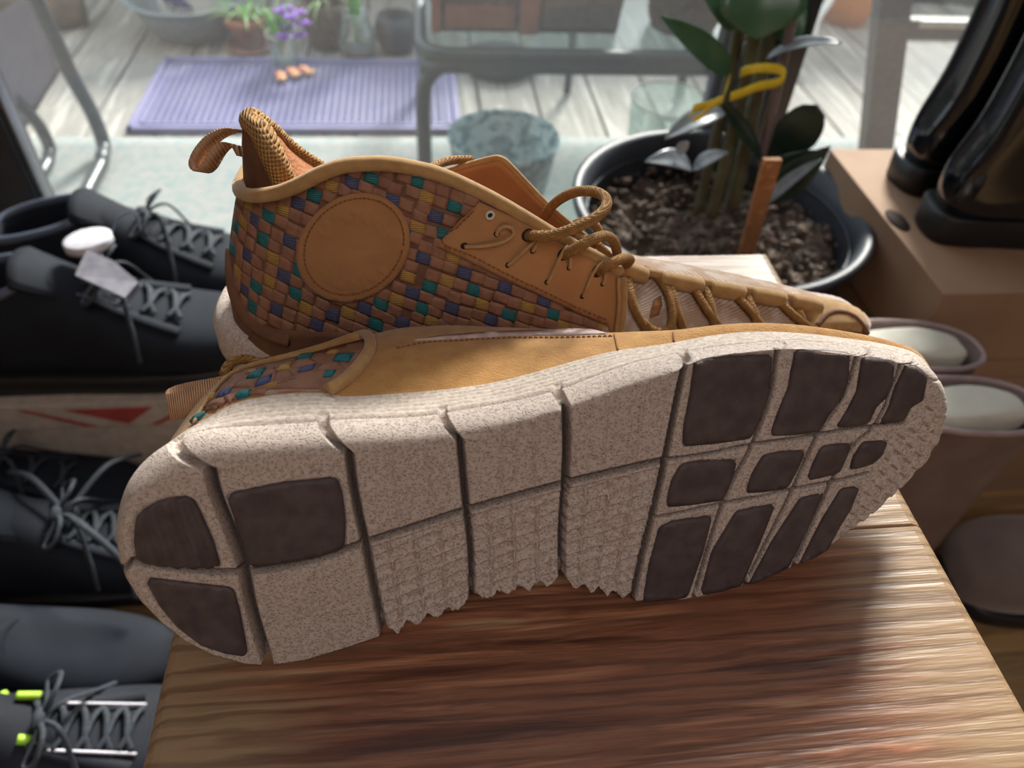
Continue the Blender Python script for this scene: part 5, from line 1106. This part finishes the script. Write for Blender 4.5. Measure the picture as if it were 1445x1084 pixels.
# blue grey basin with a printed bag in it
BP = onz(268, 62, ZP) + np.array([0, .08, 0])
bb = pot('plastic_basin', 'grey-blue plastic basin on the deck behind the lilac mat', 'basin', BP, [(0, 0), (.085, 0), (.098, .007), (.135, .066), (.148, .090), (.157, .092), (.155, .097), (.144, .095), (.128, .066), (.09, .012), (0, .010)], 'bluebowl', 'basin')
bag = thing('feed_bag', 'white printed bag with dark oval label standing in the grey-blue basin', 'bag', tuple(BP + [0, 0, .014]))
V = []; n = 20
for i in range(n):
    u = i / (n - 1)
    for k in range(28):
        a = 2 * math.pi * k / 28; w = .074 + .020 * u; d = .046 * (1 - .45 * u); f = 1 + .05 * noise.noise(Vector((math.cos(a) * 2, math.sin(a) * 2, u * 4)))
        V.append(BP + [.0 + w * f * math.copysign(abs(math.cos(a)) ** .6, math.cos(a)), d * f * math.copysign(abs(math.sin(a)) ** .6, math.sin(a)) + .02, .014 + .26 * u])
obj('bag_body', V, gridf(n, 28, False, True) + [list(range(28))[::-1], list(range((n - 1) * 28, n * 28))], MT['bag'], bag)
bgv = mkbvh(V, gridf(n, 28, False, True))
oc = (252, 8); obj('printed_oval', *poly_patch(bgv, [(oc[0] + 24 * math.cos(t) * .95 + 6 * math.sin(t), oc[1] + 16 * math.sin(t) + 8 * math.cos(t)) for t in np.linspace(0, 6.283, 24, endpoint=False)], 6, .0012, .001), MT['navyink'], bag)
def text(body, pts, size, mat, parent, nrm, rot=0):
    cu = bpy.data.curves.new('lettering', 'FONT'); cu.body = body; cu.size = size; cu.extrude = .0004; cu.align_x = 'CENTER'; cu.shear = .3
    tmp = bpy.data.objects.new('tmp', cu); COL.objects.link(tmp); dg = bpy.context.evaluated_depsgraph_get(); dg.update(); me = bpy.data.meshes.new_from_object(tmp.evaluated_get(dg)); bpy.data.objects.remove(tmp)
    n = Vector(nrm).normalized(); u = Vector((0, 0, 1)).cross(n).normalized(); v = n.cross(u); u2 = u * math.cos(rot) + v * math.sin(rot); v2 = -u * math.sin(rot) + v * math.cos(rot)
    V = [Vector(pts) + u2 * w.co.x + v2 * w.co.y + n * (w.co.z + .0015) for w in me.vertices]; F = [list(p.vertices) for p in me.polygons]
    return obj('lettering', [tuple(w) for w in V], F, mat, parent, sm=False)
h, nn_ = hit(bgv, 250, 20); text('Thens', h + nn_ * .001, .036, MT['bag'], bag, (nn_[0], nn_[1], nn_[2]), -.1)
# terracotta pot with saucer, flowers in the jar
def blades(t, base, n, L, spread, mats, w=.006, droop=.6):
    for k in range(n):
        a = rng.rand() * 6.283; s = spread * (.3 + .7 * rng.rand()); l = L * (.7 + .5 * rng.rand()); P = []
        for i in range(8):
            u = i / 7; P.append(base + np.array([math.cos(a) * s * u ** 1.3, math.sin(a) * s * u ** 1.3, l * (u - droop * u ** 3)]))
        P = np.array(P); sd = np.array([-math.sin(a), math.cos(a), 0]); ww = w * np.sin(np.linspace(.35, 3.10, 8)) * .5
        V = np.stack([P - sd * ww[:, None], P + sd * ww[:, None]], 1); o = obj('blade', V.reshape(-1, 3), gridf(8, 2), MT[mats[k % len(mats)]], t); md = o.modifiers.new('s', 'SOLIDIFY'); md.thickness = .0008
TP = onz(352, 78, ZP) + np.array([.0, .045, 0])
t = pot('terracotta_pot', 'terracotta pot on a saucer with pale strappy plant, behind the lilac mat', 'pot', TP, [(0, .014), (.036, .014), (.046, .060), (.054, .064), (.054, .080), (.048, .080), (.042, .060), (0, .060)], 'terra')
obj('saucer', *lathe([(0, 0), (.055, 0), (.062, .014), (.056, .014), (.05, .006), (0, .006)], TP, 36), MT['terra'], t); blades(t, TP + [0, 0, .062], 26, .07, .13, ['grasspale', 'grass', 'grasspale'], .008, .7)
JP = onz(402, 104, ZP) + np.array([0, .03, .012])
j = thing('glass_jar', 'clear glass jar of purple flowers and green leaves on the mat edge', 'jar', tuple(JP)); obj('jar', *lathe([(0, .003), (.028, .003), (.031, .010), (.034, .064), (.036, .072), (.033, .072), (.030, .064), (.028, .012), (0, .008)], JP, 32), MT['clearjar'], j)
obj('jar_rim', *tube([(JP[0] + .0355 * math.cos(a), JP[1] + .0355 * math.sin(a), JP[2] + .072) for a in np.linspace(0, 6.283, 32, endpoint=False)], .0016, 6, True), MT['paper'], j)
blades(j, JP + [0, 0, .02], 30, .13, .07, ['grass', 'grass', 'leafgreen'], .013, .25)
for k in range(9):
    a = rng.rand() * 6.28; r = .065 * rng.rand() ** .6; c = JP + [r * math.cos(a) + .012, r * math.sin(a) - .01, .075 + .045 * rng.rand()]; mb = MB()
    for q in range(6):
        b = q * 1.047 + rng.rand() * .3; d = np.array([math.cos(b), math.sin(b), .25]); e_ = np.array([-math.sin(b), math.cos(b), 0]); mb.add([c, c + d * .010 + e_ * .008, c + d * .022 + [0, 0, .002], c + d * .010 - e_ * .008, c + d * .011 + [0, 0, -.003]], [[0, 1, 2, 3], [0, 4, 1], [1, 4, 2], [2, 4, 3], [3, 4, 0]])
    mb.build('flower', MT['violet'], j)
for k, (px, py) in enumerate(((396, 107), (414, 102), (432, 99))):
    c = onz(px, py, ZP + .02); bm = bmesh.new(); bmesh.ops.create_icosphere(bm, subdivisions=2, radius=1); V = np.array([tuple(v.co) for v in bm.verts]) * [.026, .012, .006]; F = [[v.index for v in f.verts] for f in bm.faces]; bm.free()
    a = rng.rand() * 3; V[:, 2] += .004 * np.sin(V[:, 0] * 160); V = V @ np.array([[math.cos(a), math.sin(a), 0], [-math.sin(a), math.cos(a), 0], [0, 0, 1]]); o = obj('fallen_petal', V + c, F, MT['petal'], label=['red and yellow fallen petal under the left side of the flower jar', 'red and yellow fallen petal in the middle, right below the flower jar', 'red and yellow fallen petal farthest right of the flower jar'][k], cat='petal', group='fallen petals by the jar')
WP = onz(456, 84, ZP) + np.array([.01, .09, 0]); w_ = pot('wicker_basket', 'dry brown wicker basket pot with drooping pale blades', 'basket', WP, [(0, 0), (.045, 0), (.062, .05), (.064, .09), (.058, .11), (.052, .11), (.056, .08), (0, .07)], 'wicker', 'basket'); blades(w_, WP + [0, 0, .10], 24, .07, .12, ['grasspale', 'wicker'], .006, 1.3)
VP_ = onz(505, 92, ZP) + np.array([.0, .05, 0]); v_ = thing('glass_vase', 'round clear glass vase with a bright green stalk, left of the glass table', 'vase', tuple(VP_)); obj('vase', *lathe([(0, .002), (.03, .002), (.048, .03), (.050, .05), (.036, .085), (.030, .10), (.034, .112), (.031, .112), (.027, .10), (.032, .084), (.046, .05), (.044, .03), (.026, .008), (0, .008)], VP_, 36), MT['clearjar'], v_); blades(v_, VP_ + [0, 0, .02], 12, .26, .04, ['grass'], .020, .1); obj('pebbles', *lathe([(0, .03), (.03, .028), (.042, .02), (.034, .008), (0, .008)], VP_, 24), MT['bark'], v_)
DP = onz(566, 92, ZP) + np.array([-.01, .09, 0]); pot('dark_pot', 'small dark round pot left of the glass table leg', 'pot', DP, [(0, 0), (.035, 0), (.052, .03), (.055, .06), (.045, .09), (.038, .09), (.046, .06), (0, .05)], 'blackpot')
# jar at the far left behind the chair
LP = onz(86, 22, ZP); lj = thing('glass_jar', 'clear glass jar beyond the top of the sling chair', 'jar', tuple(LP)); obj('jar', *lathe([(0, .0), (.045, 0), (.058, .05), (.060, .11), (.056, .11), (.054, .05), (.04, .008), (0, .008)], LP, 32), MT['clearjar'], lj)
# log and hedge at the far edge of the deck
P = onz(60, 60, ZP); lg = thing('fallen_log', 'dark brown log lying along the far edge of the deck', 'log', (P[0] + .2, P[1] + .06, ZP)); pts = smooth([(-1.9, P[1] + .10, ZP + .05), (-1.5, P[1] + .07, ZP + .045), (-1.1, P[1] + .08, ZP + .045), (-.86, P[1] + .12, ZP + .04)], 80); rad = np.array([.042 + .006 * math.sin(i * .7) for i in range(80)]); obj('log', *tube(pts, rad, 20), MT['bark'], lg)
hw = MB(); HX, HZ = np.linspace(-3, 3, 90), np.linspace(ZP, .45, 26); V = [(x, 2.62 + .06 * noise.noise(Vector((x * 5, z * 6, 1))), z) for x in HX for z in HZ]; o = obj('garden_hedge', V, gridf(90, 26), MT['hedge'], None, kind='stuff', label='dark green hedge closing the terrace behind the pots', cat='hedge'); md = o.modifiers.new('s', 'SOLIDIFY'); md.thickness = .2; md.offset = 1
# framed insect screen leaning outside, right of the door post
YS = 1.24
sf = thing('screen_frame', 'taupe framed insect screen standing outside behind the glossy boots', 'screen', tuple(ony(1242, 200, YS)))
x0, x1 = ony(1224, 170, YS)[0], ony(1263, 170, YS)[0]; zt0, zt1 = ony(1300, 58, YS)[2], ony(1300, 30, YS)[2]
def prism(a, b, c, d, dy): V = [a, b, c, d] + [q + np.array([0, dy, 0]) for q in (a, b, c, d)]; return V, [[0, 1, 2, 3], [7, 6, 5, 4], [0, 4, 5, 1], [1, 5, 6, 2], [2, 6, 7, 3], [3, 7, 4, 0]]
fb0, fb1 = ony(1221, 209, YS), ony(1261, 209, YS); ft0, ft1 = ony(1247, -40, YS), ony(1293, -40, YS); sc_ = (ZP + .006 - fb0[2]) / (ft0[2] - fb0[2])
obj('frame_post', *prism(fb0 + (ft0 - fb0) * sc_, fb1 + (ft1 - fb1) * sc_, ft1, ft0, .03), MT['taupe'], sf, sm=False)
x1 = ony(1279, 58, YS)[0]; xb = (fb1 + (ft1 - fb1) * sc_)[0]
plank_box('frame_bar', x1 - .002, x1 + .62, YS + .002, YS + .028, zt0, zt1, MT['taupe'], sf, .003)
plank_box('frame_post', x1 + .60, x1 + .64, YS, YS + .03, ZP + .008, .62, MT['taupe'], sf, .004)
bl = ony(1262, 33, YS); plank_box('painted_highlight', x1 + .012, x1 + .60, YS - .004, YS + .004, bl[2] - .006, bl[2] + .006, MT['whitepaint'], sf, .002)  # highlight along the frame bar, painted as a thin white strip
obj('screen_mesh', [(xb, YS + .015, ZP + .012), (x1 + .60, YS + .015, ZP + .012), (x1 + .60, YS + .015, zt0), (x1, YS + .015, zt0)], [[0, 1, 2, 3]], MT['screen'], sf, sm=False)
for s in (0,): obj('mesh_corner', *(lambda c: ([(c[0], YS + .012, c[2]), (c[0] + .018, YS + .012, c[2]), (c[0] + .005, YS + .012, c[2] - .005), (c[0], YS + .012, c[2] - .018), (c[0], YS + .018, c[2]), (c[0] + .018, YS + .018, c[2]), (c[0] + .005, YS + .018, c[2] - .005), (c[0], YS + .018, c[2] - .018)], [[3, 2, 1, 0], [4, 5, 6, 7], [1, 2, 6, 5], [2, 3, 7, 6]]))((x1 - .001, 0, zt0 + .001)), MT['taupe'], sf, sm=False)
c = onz(1205, 44, ZP) + np.array([.0, .08, 0]); pot('orange_planter', 'orange glazed planter on the deck at the top right', 'planter', c, [(0, 0), (.060, 0), (.075, .05), (.082, .15), (.088, .16), (.080, .16), (.07, .12), (0, .11)], 'orange')
cb = onz(1190, 45, ZP); cv = thing('white_hose', 'curved white hose arching beside the orange planter', 'hose', tuple(cb)); obj('hose', *tube(smooth([ony(1146, 62, 1.95), ony(1152, 30, 1.97), ony(1168, 5, 2.0), ony(1185, -25, 2.05)], 30), .010, 10), MT['whitepaint'], cv)
